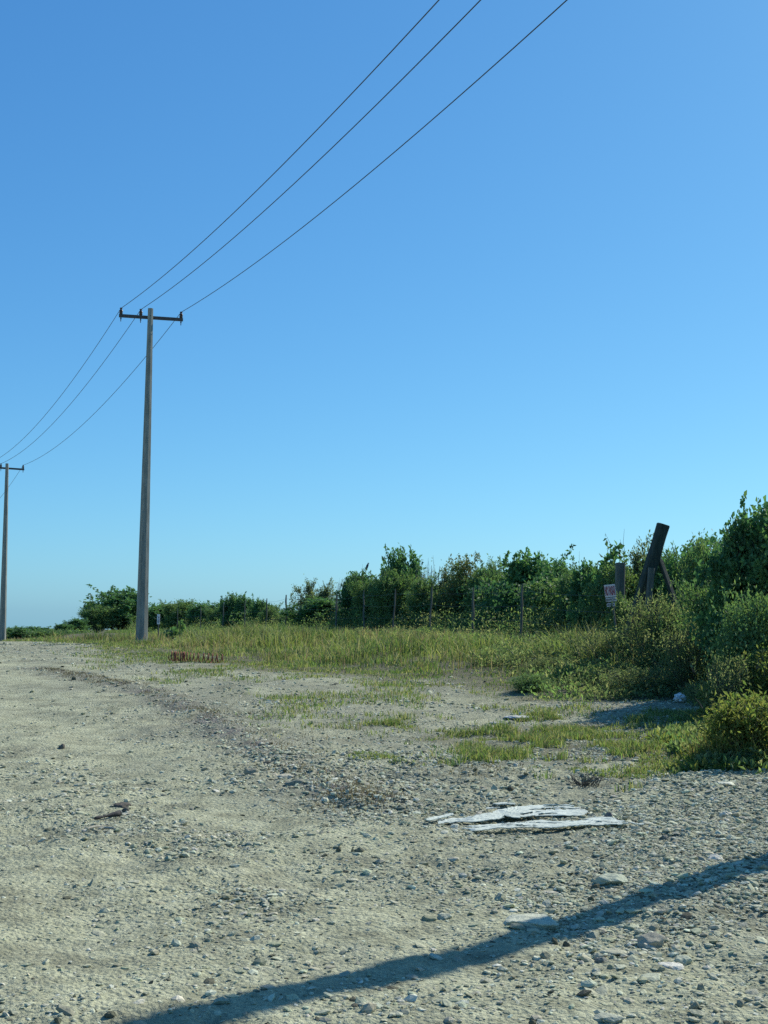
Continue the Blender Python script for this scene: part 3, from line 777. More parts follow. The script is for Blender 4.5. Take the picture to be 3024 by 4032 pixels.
for t in [
    ('near', 0, 2810, 2290, 260, 23.5, 'dark shrub at the left foot of the big right tree'),
    ('near', 1, 2985, 2310, 330, 19, 'dark dense shrub in front of the big right tree'),
    ('near', 1, 2660, 2390, 200, 25, 'dark shrub behind the foot of the leaning beam'),
    ('fine', 2, 2458, 2330, 80, 28.25, 'leafy bush covering the lower half of the grey post'),
    ('grey', 0, 2240, 2500, 230, 29.5, 'grey green bush left of and below the warning sign'),
    ('grey', 1, 2400, 2490, 240, 26.5, 'grey green bush directly below the warning sign'),
    ('grey', 2, 2585, 2345, 230, 25, 'grey green bush hiding the foot of the leaning beam'),
    ('grey', 0, 2700, 2465, 270, 22.6, 'wide hazy grey bush right of the leaning beam foot'),
    ('grey', 1, 2880, 2590, 240, 18, 'grey bush standing just behind the yellow bush'),
    ('grey', 2, 2520, 2630, 280, 22.8, 'low grey bush behind the white bag in the grass'),
    ('near', 0, 2090, 2665, 150, 23.5, 'small dark green bush at the front edge of the grass'),
    ('grey', 1, 2150, 2590, 200, 26, 'low grey bush behind the small dark green one'),
    ('grey', 1, 2760, 2690, 160, 20.8, 'low bush beside the crumpled pale bag'),
]: shrub(*t, name='bush', cat='bush', group='low bushes in front of the fence', wk=1.25)

# the wood behind the first row reads as one dark mass
r = np.random.default_rng(5)
LP, LT = [], []
sk = sorted((t[2], t[3]) for t in TREES if t[0] not in ('bare', 'sprig', 'pale'))
skx = np.array([a for a, b in sk], float); sky_ = np.array([b for a, b in sk], float)
skm = np.array([max(sky_[max(0, i - 1):i + 2]) for i in range(len(sky_))])
for y0 in np.arange(23, 128, 0.8):
    for dpt in (2.6, 4.2, 6.0, 8.5):
        x0 = fence_x(y0) + dpt + r.normal(0, 0.5); yy = y0 + r.normal(0, 0.5)
        u = x0 / yy
        if u > 0.62 or u < -0.5: continue
        z0 = float(base_h(x0, yy)); px = 1512 + u * F
        py = np.interp(px, skx, skm) + r.uniform(28, 85) if px < 2790 else 2060 + r.uniform(0, 120)
        hh_ = float(np.clip(at(px, py, yy)[2] - z0, 0.5, 3.4))
        k = int(900 if y0 < 60 else 420)
        a = r.uniform(0, 2 * PI, k); q = np.sqrt(r.random(k)) * r.uniform(0.7, 1.25); tz = r.random(k) ** 0.8
        P = np.stack([x0 + np.cos(a) * q, yy + np.sin(a) * q, z0 + hh_ * tz * (1 - 0.3 * (q / 1.25) ** 2)], -1)
        cc = LEAFC['fine' if r.random() < 0.6 else 'broad']
        LP.append(P); LT.append((0.5 * cc[r.choice(4, 1)] + 0.5 * cc[r.choice(4, k)]) * r.uniform(0.8, 1.15, (k, 1)))
for _ in range(150):                                            # it thins out over the crest on the far left
    yy = r.uniform(96, 150); px = r.uniform(-500, 340); q_ = at(px, 2490 + 16 * float(vn(px, 0.0, 45.0, 61)) + r.uniform(-8, 16), yy)
    z0 = float(base_h(q_[0], yy)); hh_ = float(np.clip(q_[2] - z0, 0.4, 2.0)); k = 260
    a = r.uniform(0, 2 * PI, k); q = np.sqrt(r.random(k)) * r.uniform(0.8, 1.6)
    P = np.stack([q_[0] + np.cos(a) * q, yy + np.sin(a) * q, z0 + hh_ * r.random(k) * (1 - 0.3 * (q / 1.6) ** 2)], -1)
    LP.append(P); LT.append(LEAFC['fine'][r.choice(4, k)] * r.uniform(0.75, 1.1, (k, 1)))
P = np.concatenate(LP)
v, f, t = leaves(P, r.normal(0, 0.4, P.shape), 0.14, 0.08, np.concatenate(LT), 0.2, r)
o = obj('thicket', np_mesh('thicket', v, f, M['leaf'], t))
tag(o, 'dense dark thicket filling in behind the first row of shrubs', 'thicket', kind='stuff')

# undergrowth along the foot of the fence and over the weedy corner on the right
LP, LT = [], []
def weed_heap(x0, yy, hh_, k, rad, kind):
    z0 = gz(x0, yy)
    a = r.uniform(0, 2 * PI, k); q = np.sqrt(r.random(k)) * rad
    P = np.stack([x0 + np.cos(a) * q, yy + np.sin(a) * q, z0 + hh_ * r.random(k) ** 0.8 * (1 - 0.5 * (q / rad) ** 2)], -1)
    LP.append(P); LT.append(LEAFC[kind][r.choice(4, k)] * r.uniform(0.75, 1.2, (k, 1)))
for y0 in np.arange(20, 110, 0.45):
    for _ in range(4):
        o_ = r.uniform(-1.3, 2.8)
        weed_heap(fence_x(y0) + o_, y0 + r.normal(0, 0.4), r.uniform(0.15, 0.4) if o_ < 0.5 else r.uniform(0.4, 1.15), 240, r.uniform(0.4, 0.85), 'grey' if r.random() < 0.5 else 'fine')
n = 0
while n < 520:
    yy = r.uniform(16.5, 33); x0 = r.uniform(0.08, 0.36) * yy
    d = float(grass_d(np.array([x0]), np.array([yy]))[0])
    if d < 0.5 or x0 > fence_x(yy) + 1: continue
    if d < 2.2 and r.random() < 0.8: continue
    u = x0 / yy
    if u < 0.12 and r.random() < 0.7: continue
    n += 1
    weed_heap(x0, yy, r.uniform(0.10, 0.42) * (0.5 + 0.8 * min(1, d / 4)), 130, r.uniform(0.3, 0.75), r.choice(['grey', 'grey', 'grey', 'fine', 'grey', 'grey', 'pale']))
for _ in range(90):                                             # weeds creeping out from the bushes at the right edge
    q = ground_at(r.uniform(2640, 3040), r.uniform(2870, 3030)); k_ = max(0.2, (q[0] / q[1] - 0.20) / 0.09)
    weed_heap(q[0], q[1], r.uniform(0.05, 0.22) * min(1.3, k_), 120, r.uniform(0.15, 0.4), r.choice(['grey', 'grey', 'yellow', 'fine']))
P = np.concatenate(LP)
v, f, t = leaves(P, r.normal(0, 0.3, P.shape) + np.array([0, 0, 0.7]), 0.085, 0.034, np.concatenate(LT), 0.0, r)
o = obj('undergrowth', np_mesh('undergrowth', v, f, M['weedleaf'], t))
tag(o, 'weedy undergrowth along the foot of the wire fence', 'undergrowth', kind='stuff')

# yellow bush at the right edge: leaves and long blades
def yellow_bush(px, py, W, H, seed, label):
    p = ground_at(px, py)
    root = empty('bush', (p[0], p[1] + W * 0.35, gz(p[0], p[1] + W * 0.35)))
    tm, cm, _, _ = grow(seed, H, W, 10, 190, 'yellow', 0.065, 0.024, 40, 0.1, 0.02, 34, 0.02, 0.20)
    obj('trunk', tm, root); obj('foliage', cm, root)
    n = 1300; rr = np.random.default_rng(seed)
    a = rr.uniform(0, 2 * PI, n); q = np.sqrt(rr.random(n)) * W * 0.55
    T = np.array([[0.18, 0.2, 0.05], [0.28, 0.25, 0.1], [0.13, 0.18, 0.05], [0.26, 0.19, 0.07]])[rr.choice(4, n)]
    v, f, t = blades(np.cos(a) * q, np.sin(a) * q, np.zeros(n), rr.uniform(0.3, 1.05, n) * H * (1 - 0.65 * (q / W / 0.55) ** 2), 0.009, T, 0.55)
    obj('blades', np_mesh('blades', v, f, M['grass'], t), root)
    tag(root, label, 'bush', 'low bushes in front of the fence')
yellow_bush(3010, 3012, 1.25, 0.70, 201, 'yellow green bush at the right edge, the one nearest the viewer')
yellow_bush(2900, 2850, 0.9, 0.55, 203, 'low yellow green bush behind the nearest yellow bush')
yellow_bush(3090, 2860, 1.1, 0.95, 205, 'taller yellow green bush cut off by the right edge')

# two leafy weeds near the white marker
for px, py, hh_, lab in ((680, 2500, 70, 'dark leafy weed in the grass below the white marker'), (712, 2462, 60, 'taller leafy weed right of the white marker')):
    p = ground_at(px, py + 40); D = 43
    q = at(px, py, D); z0 = gz(q[0], q[1]); H = hh_ * D / F
    root = empty('weed', (q[0], q[1], z0))
    tm, cm, _, _ = grow(300 + px, max(0.35, q[2] - z0 + H * 0.3), 0.34, 3, 9, 'broad' if px < 700 else 'fine', 0.13, 0.085, 9, 0.5, 0, 2, 0.3, 0.16)
    obj('stem', tm, root); obj('foliage', cm, root)
    tag(root, lab, 'weed', 'leafy weeds near the marker')

# dead weed on the stones
p = ground_at(2300, 3092); root = empty('dead_weed', (p[0], p[1], gz(p[0], p[1]) - 0.01))
mb = MB(); rr = random.Random(4)
for i in range(70):
    a = rr.uniform(0, 6.28); q = rr.uniform(0, 0.14); b = (math.cos(a) * q, math.sin(a) * q, 0)
    L_ = rr.uniform(0.05, 0.17); a2 = a + rr.uniform(-0.8, 0.8)
    e = (b[0] + math.cos(a2) * L_ * 0.9, b[1] + math.sin(a2) * L_ * 0.7, rr.uniform(0.02, 0.13))
    m_ = ((b[0] + e[0]) / 2 + rr.uniform(-.02, .02), (b[1] + e[1]) / 2, e[2] * 0.6 + 0.02)
    mb.tube([b, m_, e], [0.004, 0.003, 0.002], 3, False)
obj('stalks', mb.mesh('stalks', M['bark']), root)
tag(root, 'dark dead weed lying on the stones above the white boards', 'dead weed')

# ------------------------------------------------------------------ utility poles and wires
LD = Vector((-13.96, 33.3, 0)).normalized()                      # the way the line runs
ARM_RZ = math.atan2(LD.y, LD.x) - PI / 2
INS = (-0.93, -0.30, 1.0)
def shaft_mesh(h):
    mb = MB(); n = 10
    zs = np.linspace(-0.6, h, n)
    mb.tube([(0, 0, z) for z in zs], [0.205 - 0.115 * max(z, 0) / h for z in zs], 8, True, 0.30)
    return mb.mesh('pole_shaft', M['concrete'])
def arm_mesh():
    mb = MB()
    mb.box((0.035, 0.145, 0), (2.06, 0.012, 0.10)); mb.box((0.035, 0.18, 0.044), (2.06, 0.058, 0.012)); mb.box((0.035, 0.18, -0.044), (2.06, 0.058, 0.012))
    mb.tube([(0, -0.16, 0.0), (0, 0.2, 0.0)], 0.01, 6)
    return mb.mesh('crossarm', M['steel'])
def insulator_mesh():
    mb = MB()
    mb.lathe([(0.03, 0.05), (0.055, 0.07), (0.062, 0.10), (0.045, 0.115), (0.05, 0.135), (0.068, 0.15), (0.06, 0.175), (0.036, 0.19), (0.03, 0.215), (0.045, 0.23), (0.04, 0.255), (0.02, 0.265)], 14)
    return mb.mesh('insulator', M['porcelain'])
def bolt_mesh():
    mb = MB(); mb.lathe([(0.013, -0.19), (0.013, -0.115), (0.026, -0.11), (0.026, -0.095), (0.02, -0.09), (0.02, 0.06)], 8)
    return mb.mesh('bolt', M['steel'])
am, im, bm_ = arm_mesh(), insulator_mesh(), bolt_mesh()
SAD = {}
def pole(key, base, top, label, rz=ARM_RZ):
    base = Vector(base); top = Vector(top); ax = (top - base)
    h = ax.length
    root = empty('utility_pole', base)
    root.rotation_mode = 'QUATERNION'
    root.rotation_quaternion = Vector((0, 0, 1)).rotation_difference(ax) @ Euler((0, 0, rz)).to_quaternion()
    tag(root, label, 'utility pole', 'concrete poles of the power line')
    obj('pole_shaft', shaft_mesh(h), root)
    a = obj('crossarm', am, root); a.location = (0, 0, h - 0.26)
    mw = Matrix.Translation(base) @ root.rotation_quaternion.to_matrix().to_4x4()
    pts = []
    for xx in INS:
        i_ = obj('insulator', im, root); i_.location = (xx, 0.165, h - 0.26)
        obj('bolt', bm_, i_)
        pts.append(mw @ Vector((xx, 0.165, h - 0.26 + 0.245)))
    SAD[key] = pts
D1, D2 = 42.2, 75.3
b1 = at(558, 2500, D1); t1 = at(593, 1215, D1); b1[2] = gz(b1[0], b1[1]) - 0.0
b2 = at(9, 2535, D2); t2 = at(28, 1825, D2)
pole('p1', b1, t1, 'nearer of the two visible concrete utility poles with crossarm, standing in grass', 0.243)
pole('p2', b2, t2, 'distant concrete utility pole at the left edge on the crest', 0.6)
b0 = np.array([4.345, 10.6, 0.0]); b0[2] = gz(b0[0], b0[1])
pole('p0', b0, np.array([b0[0], b0[1], 10.624]), 'concrete utility pole whose long shadow crosses the gravel', -0.227)
b3 = np.array([b2[0] - 13.96, b2[1] + 33.3, 0.0]); b3[2] = gz(b3[0], b3[1])
pole('p3', b3, b3 + np.array([0, 0, 10.0]), 'last concrete utility pole of the line, past the left edge pole')
WL = ('power line on the left ends of the crossarms', 'power line on the middle insulators beside the pole tops', 'power line on the right ends of the crossarms')
for k in range(3):
    mb = MB(); pts = []
    for a, b, sag in (('p3', 'p2', 0.8), ('p2', 'p1', 0.795), ('p1', 'p0', 0.549)):
        A, B = SAD[a][k], SAD[b][k]
        for i in range(29):
            if i == 28 and b != 'p0': continue
            t = i / 28; q = A.lerp(B, t); q.z -= sag * 4 * t * (1 - t); pts.append(q)
    mb.tube(pts, 0.0095, 6)
    tag(obj('power_line', mb.mesh('power_line', M['wire'], smooth=True)), WL[k], 'power line', 'three wires of the power line')

# ------------------------------------------------------------------ fence
fence = empty('wire_fence', (fence_x(47.7), 47.7, gz(fence_x(47.7), 47.7)))
tag(fence, 'wire fence on crooked thin posts between grass and thicket', 'fence')
FO = Vector(fence.location)
def fence_pt(px):
    u = ray(px, 2400); u = u[0] / u[1]
    t = (FX0 - u * FY0) / (u * FDY - FDX)
    return FX0 + FDX * t, FY0 + FDY * t
POSTS = [(130, 2478, 1.0, 0), (395, 2436, 0.9, 1), (462, 2428, 0.9, 0), (588, 2402, 0.8, -1), (700, 2398, 0.8, 1), (790, 2390, 0.8, 0), (880, 2375, 0.9, 0), (965, 2364, 0.9, 0), (1050, 2356, 1.0, 0.5), (1126, 2342, 1.25, -1.0), (1325, 2342, 1.15, 1),
         (1432, 2324, 1.0, -0.6), (1556, 2318, 1.0, 2.5), (1700, 2312, 1.0, 2.2), (1863, 2313, 1.2, 0.5), (2057, 2300, 1.05, 2.5)]
tops = []
for i, (px, ty, th, lean) in enumerate(POSTS):
    fx, fy = fence_pt(px); q = at(px, ty, fy); z0 = gz(fx, fy)
    h = q[2] - z0
    mb = MB(); rr = random.Random(i)
    base = Vector((fx, fy, z0)) - FO
    lx = math.tan(math.radians(lean)) * h
    n = 7; pts = [(base.x - lx * (1 - t) + rr.uniform(-.018, .018) * (0 < t < 1), base.y + rr.uniform(-.015, .015), base.z - 0.3 * (t == 0) + h * t) for t in np.linspace(0, 1, n)]
    mb.tube(pts, [0.033 * th * rr.uniform(0.85, 1.1) * (1 - 0.12 * t) * (0.7 if t == 1 else 1) for t in np.linspace(0, 1, n)], 7)
    obj('post', mb.mesh('post', M['timber']), fence)
    tops.append((Vector(pts[-1]), Vector(pts[0]) + Vector((0, 0, 0.3))))
# the strands run on to the grey post
gp = at(2436, 2300, 28.6); gzp = gz(gp[0], gp[1])
tops.append((Vector((gp[0], gp[1], gzp + 1.5)) - FO, Vector((gp[0], gp[1], gzp)) - FO))
for fr in (0.9, 0.66, 0.42, 0.2):
    mb = MB(); pts = []
    for (ta, ba), (tb, bb) in zip(tops[:-1], tops[1:]):
        A = ba.lerp(ta, fr); B = bb.lerp(tb, fr)
        for s_ in range(4):
            t = s_ / 4; q = A.lerp(B, t); q.z -= 0.05 * 4 * t * (1 - t); q.y -= 0.05; pts.append(q)
    pts.append(tops[-1][1].lerp(tops[-1][0], fr) + Vector((0, -0.05, 0)))
    mb.tube(pts, 0.0032, 4); obj('wire_strand', mb.mesh('wire_strand', M['fencewire']), fence)

# ------------------------------------------------------------------ grey post, leaning beam, sign, marker
def plank_post(name, a, b, w_, d_, mat, parent=None, twist=0.0, seg=9, seed=0, taper=1.0):
    """four-sided weathered post from a to b"""
    a = Vector(a); b = Vector(b); rr = random.Random(seed)
    mb = MB(); ax = (b - a).normalized(); u = Vector((1, 0, 0)); u = (u - ax * u.dot(ax)).normalized(); v = ax.cross(u)
    rings = []
    for i in range(seg):
        t = i / (seg - 1); c = a.lerp(b, t); k = 1 + (taper - 1) * t
        ring = []
        for cx, cy in ((-1, -.72), (-.72, -1), (.72, -1), (1, -.72), (1, .72), (.72, 1), (-.72, 1), (-1, .72)):
            j = rr.uniform(0.93, 1.05)
            x_, y_ = cx * w_ / 2 * k * j, cy * d_ / 2 * k * j
            x_, y_ = x_ * math.cos(twist) - y_ * math.sin(twist), x_ * math.sin(twist) + y_ * math.cos(twist)
            ring.append(mb.bm.verts.new(c + u * x_ + v * y_))
        rings.append(ring)
    for r0, r1 in zip(rings[:-1], rings[1:]):
        for k in range(8): mb.bm.faces.new((r0[k], r0[(k + 1) % 8], r1[(k + 1) % 8], r1[k]))
    mb.bm.faces.new(rings[0][::-1]); mb.bm.faces.new(rings[-1])
    return mb.mesh(name, mat)

DG = 28.0
def rel(px, py, D, o): return Vector(at(px, py, D)) - Vector(o)
q = at(2436, 2400, 28.6); org = Vector((q[0], q[1], gz(q[0], q[1])))
top = rel(2442, 2216, 28.6, org)
o = obj('grey_post', plank_post('grey_post', (0, 0, -0.3), top, 0.18, 0.16, M['timber'], seed=3, twist=0.35))
o.location = org; tag(o, 'upright grey wooden post beside the warning sign', 'post')

q = at(2500, 2450, 26.5); org = Vector((q[0], q[1], gz(q[0], q[1])))
root = empty('braced_post', org); tag(root, 'thick dark beam leaning right above the thicket, propped by two posts', 'post')
bt = rel(2612, 2066, 26.4, org); bl = rel(2532, 2330, 26.5, org); dirv = (bl - bt); foot = bt + dirv * ((bt.z + 0.2) / -dirv.z)
bmsh = plank_post('beam', foot, bt, 0.225, 0.2, M['darktimber'], seed=5, twist=0.25, seg=14, taper=1.02)
be = obj('beam', bmsh, root)
mb = MB()
axv = (bt - foot).normalized(); u = Vector((1, 0, 0)); u = (u - axv * u.dot(axv)).normalized(); v = axv.cross(u)
ring = []
for cx, cy in ((-.9, -.7), (-.68, -.9), (.68, -.9), (.9, -.7), (.9, .7), (.68, .9), (-.68, .9), (-.9, .7)):
    ring.append(bt + axv * 0.004 + (u * (cx * math.cos(.25) - cy * math.sin(.25) * .2 / .225) * 0.1125 + v * (cx * math.sin(.25) * .225 / .2 + cy * math.cos(.25)) * 0.1))
mb.bm.faces.new([mb.bm.verts.new(c) for c in ring]); ext = bmesh.ops.extrude_face_region(mb.bm, geom=mb.bm.faces[:])
bmesh.ops.translate(mb.bm, vec=axv * 0.008, verts=[g_ for g_ in ext['geom'] if isinstance(g_, bmesh.types.BMVert)])
obj('cut_end', mb.mesh('cut_end', M['cutend']), be)
ut = rel(2566, 2236, 26.25, org); ub = rel(2546, 2440, 26.25, org); dv = ub - ut; ub = ut + dv * ((ut.z + 0.2) / -dv.z)
obj('upright', plank_post('upright', ub, ut, 0.115, 0.11, M['timber'], seed=6, twist=0.1), root)
ct = rel(2598, 2205, 26.55, org); cb = rel(2650, 2350, 26.3, org); dv = cb - ct; cb = ct + dv * ((ct.z + 0.1) / -dv.z)
obj('brace', plank_post('brace', cb, ct, 0.10, 0.08, M['darktimber'], seed=8, twist=0.5), root)

# sign
def text_mesh(body, w_, h_, mat):
    cu = bpy.data.curves.new('lettering', 'FONT'); cu.body = body; cu.align_x = 'CENTER'; cu.align_y = 'CENTER'; cu.extrude = 0.002; cu.offset = 0.03
    t = bpy.data.objects.new('lettering', cu); C.objects.link(t)
    bpy.context.view_layer.update()
    me = bpy.data.meshes.new_from_object(t.evaluated_get(bpy.context.evaluated_depsgraph_get()))
    bpy.data.objects.remove(t)
    co_ = np.array([v_.co[:] for v_ in me.vertices]); lo, hi = co_.min(0), co_.max(0)
    co_ = (co_ - (lo + hi) / 2) / (hi - lo + 1e-9) * np.array([w_, h_, 0.003])
    co_ = np.stack([co_[:, 0], -co_[:, 2], co_[:, 1]], -1)       # stand it up facing the viewer
    me.vertices.foreach_set('co', co_.ravel().astype(np.float32)); me.materials.clear(); me.materials.append(mat); me.update()
    return me
DS = 27.3; ks = DS / F
c = at(2402, 2326, DS); root = empty('warning_sign', c); root.rotation_euler = (0, math.radians(-7.0), math.radians(-12))
tag(root, 'small white sign with red NO PASAR lettering beside the grey post', 'sign')
def panel(w_, h_, x_, z_, txt, mat, tw, th, name):
    mb = MB(); mb.box((0, 0, 0), (w_, 0.012, h_)); o = obj(name, mb.mesh(name, M['signpaint'], 0.002), root); o.location = (x_, 0, z_)
    l = obj('lettering', text_mesh(txt, tw, th, mat), o); l.location = (0, -0.0085, 0)
panel(43 * ks, 49 * ks, 0, 0, 'NO PASAR', M['redpaint'], 40 * ks, 38 * ks, 'panel')
panel(42 * ks, 15 * ks, 0.0, -35 * ks, 'PROPIEDAD', M['darkpaint'], 38 * ks, 9 * ks, 'panel')
panel(31 * ks, 13 * ks, -0.02, -55 * ks, 'PRIVADA', M['darkpaint'], 27 * ks, 8 * ks, 'panel')
for s in (-1, 1):
    mb = MB(); mb.box((0, 0, 0), (0.02, 0.015, 0.5)); o = obj('backing_slat', mb.mesh('backing_slat', M['timber']), root); o.location = (s * 0.06, 0.0155, -0.12)
mb = MB(); mb.tube([(0.02, 0.03, -0.3), (0.02, 0.03, -(c[2] - gz(c[0], c[1])) - 0.1)], 0.022, 7)
obj('stake', mb.mesh('stake', M['timber']), root)

# white marker
DM = 41.5; km = DM / F
c = at(624, 2438, DM); root = empty('marker_post', (c[0], c[1], gz(c[0], c[1])))
tag(root, 'small white marker board on a stake, right of the near utility pole', 'marker')
zc = c[2] - root.location.z
mb = MB(); mb.box((0, 0, zc), (11 * km, 0.02, 39 * km)); bd = obj('board', mb.mesh('board', M['whitepaint'], 0.004), root)
mb = MB()
for i in range(16):
    a0, a1 = 2 * PI * i / 16, 2 * PI * (i + 1) / 16
    vs = [mb.bm.verts.new((math.cos(a) * rx * km, -0.0125, zc - 8 * km + math.sin(a) * rz_ * km)) for a, rx, rz_ in ((a0, 3.0, 7), (a1, 3.0, 7), (a1, 1.3, 4.6), (a0, 1.3, 4.6))]
    mb.bm.faces.new(vs)
pts = [(-2.6, 10), (2.6, 10), (2.6, 7), (0.6, 2), (-1.4, 2), (0.8, 7.4), (-2.6, 7.4)]
mb.bm.faces.new([mb.bm.verts.new((a * km, -0.0125, zc + b * km)) for a, b in pts])
obj('lettering', mb.mesh('lettering', M['darkpaint']), bd)
mb = MB(); mb.box((0, 0.022, zc / 2 - 0.1), (0.035, 0.02, zc + 0.3)); obj('stake', mb.mesh('stake', M['timber']), root)

# ------------------------------------------------------------------ rusty coil
p = ground_at(775, 2606); kc = p[1] / F
mb = MB(); pts = []
R_ = 17.5 * kc
cs = [(-1, 662), (0, 672)] + [(i, 672 + i * 8.8) for i in range(1, 9)] + [(9, 757), (10, 776), (11, 797), (12, 813), (13, 832), (14, 850), (15, 868), (16, 886)]
tt = np.array([c_[0] for c_ in cs], float); xx = np.array([c_[1] for c_ in cs], float)
for a in np.linspace(-0.5, 15.6, 420):
    x_ = np.interp(a, tt, xx); th = a * 2 * PI
    rr_ = R_ * (1 + 0.06 * math.sin(a * 3.1))
    pts.append(((x_ - 775) * kc + 0.012 * math.sin(a * 1.7), rr_ * math.cos(th) * 0.9, R_ + rr_ * math.sin(th) + (0.01 if a < 8 else -0.005)))
mb.tube(pts, 0.0135, 6)
o = obj('coil_spring', mb.mesh('coil_spring', M['rust'], smooth=True)); o.location = (p[0], p[1], gz(p[0], p[1]) - 0.01); o.rotation_euler = (0, math.radians(1.5), math.radians(-3))
tag(o, 'rusty wire coil lying stretched out at the edge of the grass', 'coil')

# ------------------------------------------------------------------ boards and other bits on the stones
def z3(X_, Y_): return (1650 + .5124 * X_, 3150 + .5124 * Y_)
def board(name, low, high, lift, thick, label, cat, mat, group=None, seed=0, conv=z3, tilt=0.02, rag=0.5):
    """low and high: the two long edges; a ridged sheet with splintered ends and cracks along its length"""
    A = np.array([ground_at(*conv(*q)) for q in low]); B = np.array([ground_at(*conv(*q)) for q in high])
    def along(P, n):
        L = np.concatenate([[0], np.cumsum(np.linalg.norm(np.diff(P[:, :2], axis=0), axis=1))]); L /= L[-1]
        t = np.linspace(0, 1, n); return np.stack([np.interp(t, L, P[:, k]) for k in range(2)], -1)
    ln = np.linalg.norm(A[-1, :2] - A[0, :2]); ns = max(12, int(ln / 0.012)); nt_ = 17
    a, b = along(A, ns), along(B, ns); t = np.linspace(0, 1, nt_)
    P = a[:, None] * (1 - t)[None, :, None] + b[:, None] * t[None, :, None]
    wv = np.linalg.norm(b - a, axis=1)[:, None] * t[None]
    cx, cy = P[..., 0].mean(), P[..., 1].mean()
    zc = max(gz(x_, y_) for x_, y_ in P[::6, ::8].reshape(-1, 2))
    u = np.linspace(0, ln, ns)[:, None] + 0 * wv; vv = wv
    Zs = lift + tilt * (P[..., 1] - cy) + 0.008 * vn(u + seed, vv * 3, 0.35, seed) + 0.005 * vn(u * 0.25 + seed, vv, 0.022, seed + 1) + 0.003 * vn(u, vv, 0.02, seed + 2)
    crack = vn(u * 0.16 + 3 * seed, vv, 0.03, seed + 3)
    ends = np.minimum(u, (ln - u) * 2.5) / max(ln * 0.16, 0.05)
    keep = crack > -0.62 + rag * 0.9 * np.clip(1 - ends, 0, 1)
    edge = np.minimum(vv, wv[:, -1:] - vv)
    keep &= (edge > 0.010 * (vn(u, vv * 0, 0.09, seed + 5) + 0.2)) 
    mb = MB(); VS = {}
    def vert(i, j):
        if (i, j) not in VS: VS[(i, j)] = mb.bm.verts.new((P[i, j, 0] - cx, P[i, j, 1] - cy, Zs[i, j]))
        return VS[(i, j)]
    for i in range(ns - 1):
        for j in range(nt_ - 1):
            if keep[i, j] and keep[i + 1, j]: mb.bm.faces.new((vert(i, j), vert(i + 1, j), vert(i + 1, j + 1), vert(i, j + 1)))
    # keep the main sheet only
    todo = set(mb.bm.faces); best = []
    while todo:
        st = [todo.pop()]; isl = []
        while st:
            f_ = st.pop(); isl.append(f_)
            for e_ in f_.edges:
                for g_ in e_.link_faces:
                    if g_ in todo: todo.discard(g_); st.append(g_)
        if len(isl) > len(best):
            if best: bmesh.ops.delete(mb.bm, geom=best, context='FACES')
            best = isl
        else: bmesh.ops.delete(mb.bm, geom=isl, context='FACES')
    bmesh.ops.recalc_face_normals(mb.bm, faces=mb.bm.faces[:])
    bmesh.ops.solidify(mb.bm, geom=mb.bm.faces[:], thickness=thick)
    o = obj(name, mb.mesh(name, mat)); o.location = (cx, cy, zc + 0.004)
    return tag(o, label, cat, group)
GB = 'broken white boards on the gravel'
board('broken_board', [(330, 274), (430, 286), (500, 277), (600, 269), (750, 266), (950, 260), (1150, 254), (1300, 247), (1450, 238), (1625, 217)],
      [(330, 264), (430, 256), (560, 248), (650, 238), (800, 224), (900, 211), (1100, 211), (1250, 201), (1380, 184), (1490, 182), (1620, 206)],
      0.013, 0.006, 'long white broken board, front one of the strips on the gravel', 'board', M['board'], GB, 1)
board('broken_board', [(370, 188), (430, 188), (560, 176), (640, 164), (720, 180), (820, 184), (880, 170), (1000, 162), (1150, 156), (1290, 143)],
      [(370, 176), (540, 148), (620, 128), (760, 104), (950, 92), (1110, 98), (1250, 102), (1300, 124)],
      0.014, 0.006, 'widest white broken board, rear one of the strips with a ragged end', 'board', M['board'], GB, 2)
board('broken_board', [(145, 240), (285, 222), (430, 224), (560, 208), (655, 192)], [(145, 216), (280, 196), (430, 198), (560, 186), (650, 178)],
      0.012, 0.006, 'narrow splintered white board at the left end of the strips', 'board', M['board'], GB, 3)
board('broken_board', [(55, 236), (75, 238), (145, 220), (262, 196)], [(55, 230), (130, 208), (258, 184)], 0.03, 0.008, 'thin dark edged splinter, leftmost of the white boards', 'board', M['board'], GB, 4, rag=0.1)
board('broken_board', [(545, 66), (600, 72), (732, 72)], [(545, 60), (650, 46), (740, 56)], 0.022, 0.010, 'small separate white fragment behind the boards', 'board', M['board'], GB, 5, rag=0.1)
board('broken_board', [(955, 98), (1110, 92), (1190, 98)], [(955, 92), (1050, 78), (1120, 76), (1190, 94)], 0.05, 0.008, 'slim loose strip on the rear edge of the widest board', 'board', M['board'], GB, 6, rag=0.1)
board('broken_board', [(1620, 208), (1690, 220), (1730, 214)], [(1620, 204), (1680, 199), (1730, 210)], 0.018, 0.008, 'tiny white chip right of the long front board', 'board', M['board'], GB, 7, rag=0.1)
board('broken_board', [(515, 106), (620, 98)], [(515, 100), (620, 92)], 0.018, 0.006, 'thin pale sliver between the separate fragment and the widest board', 'board', M['board'], GB, 8, rag=0.0)

def z8(X_, Y_): return (330 + .1627 * X_, 3120 + .1627 * Y_)
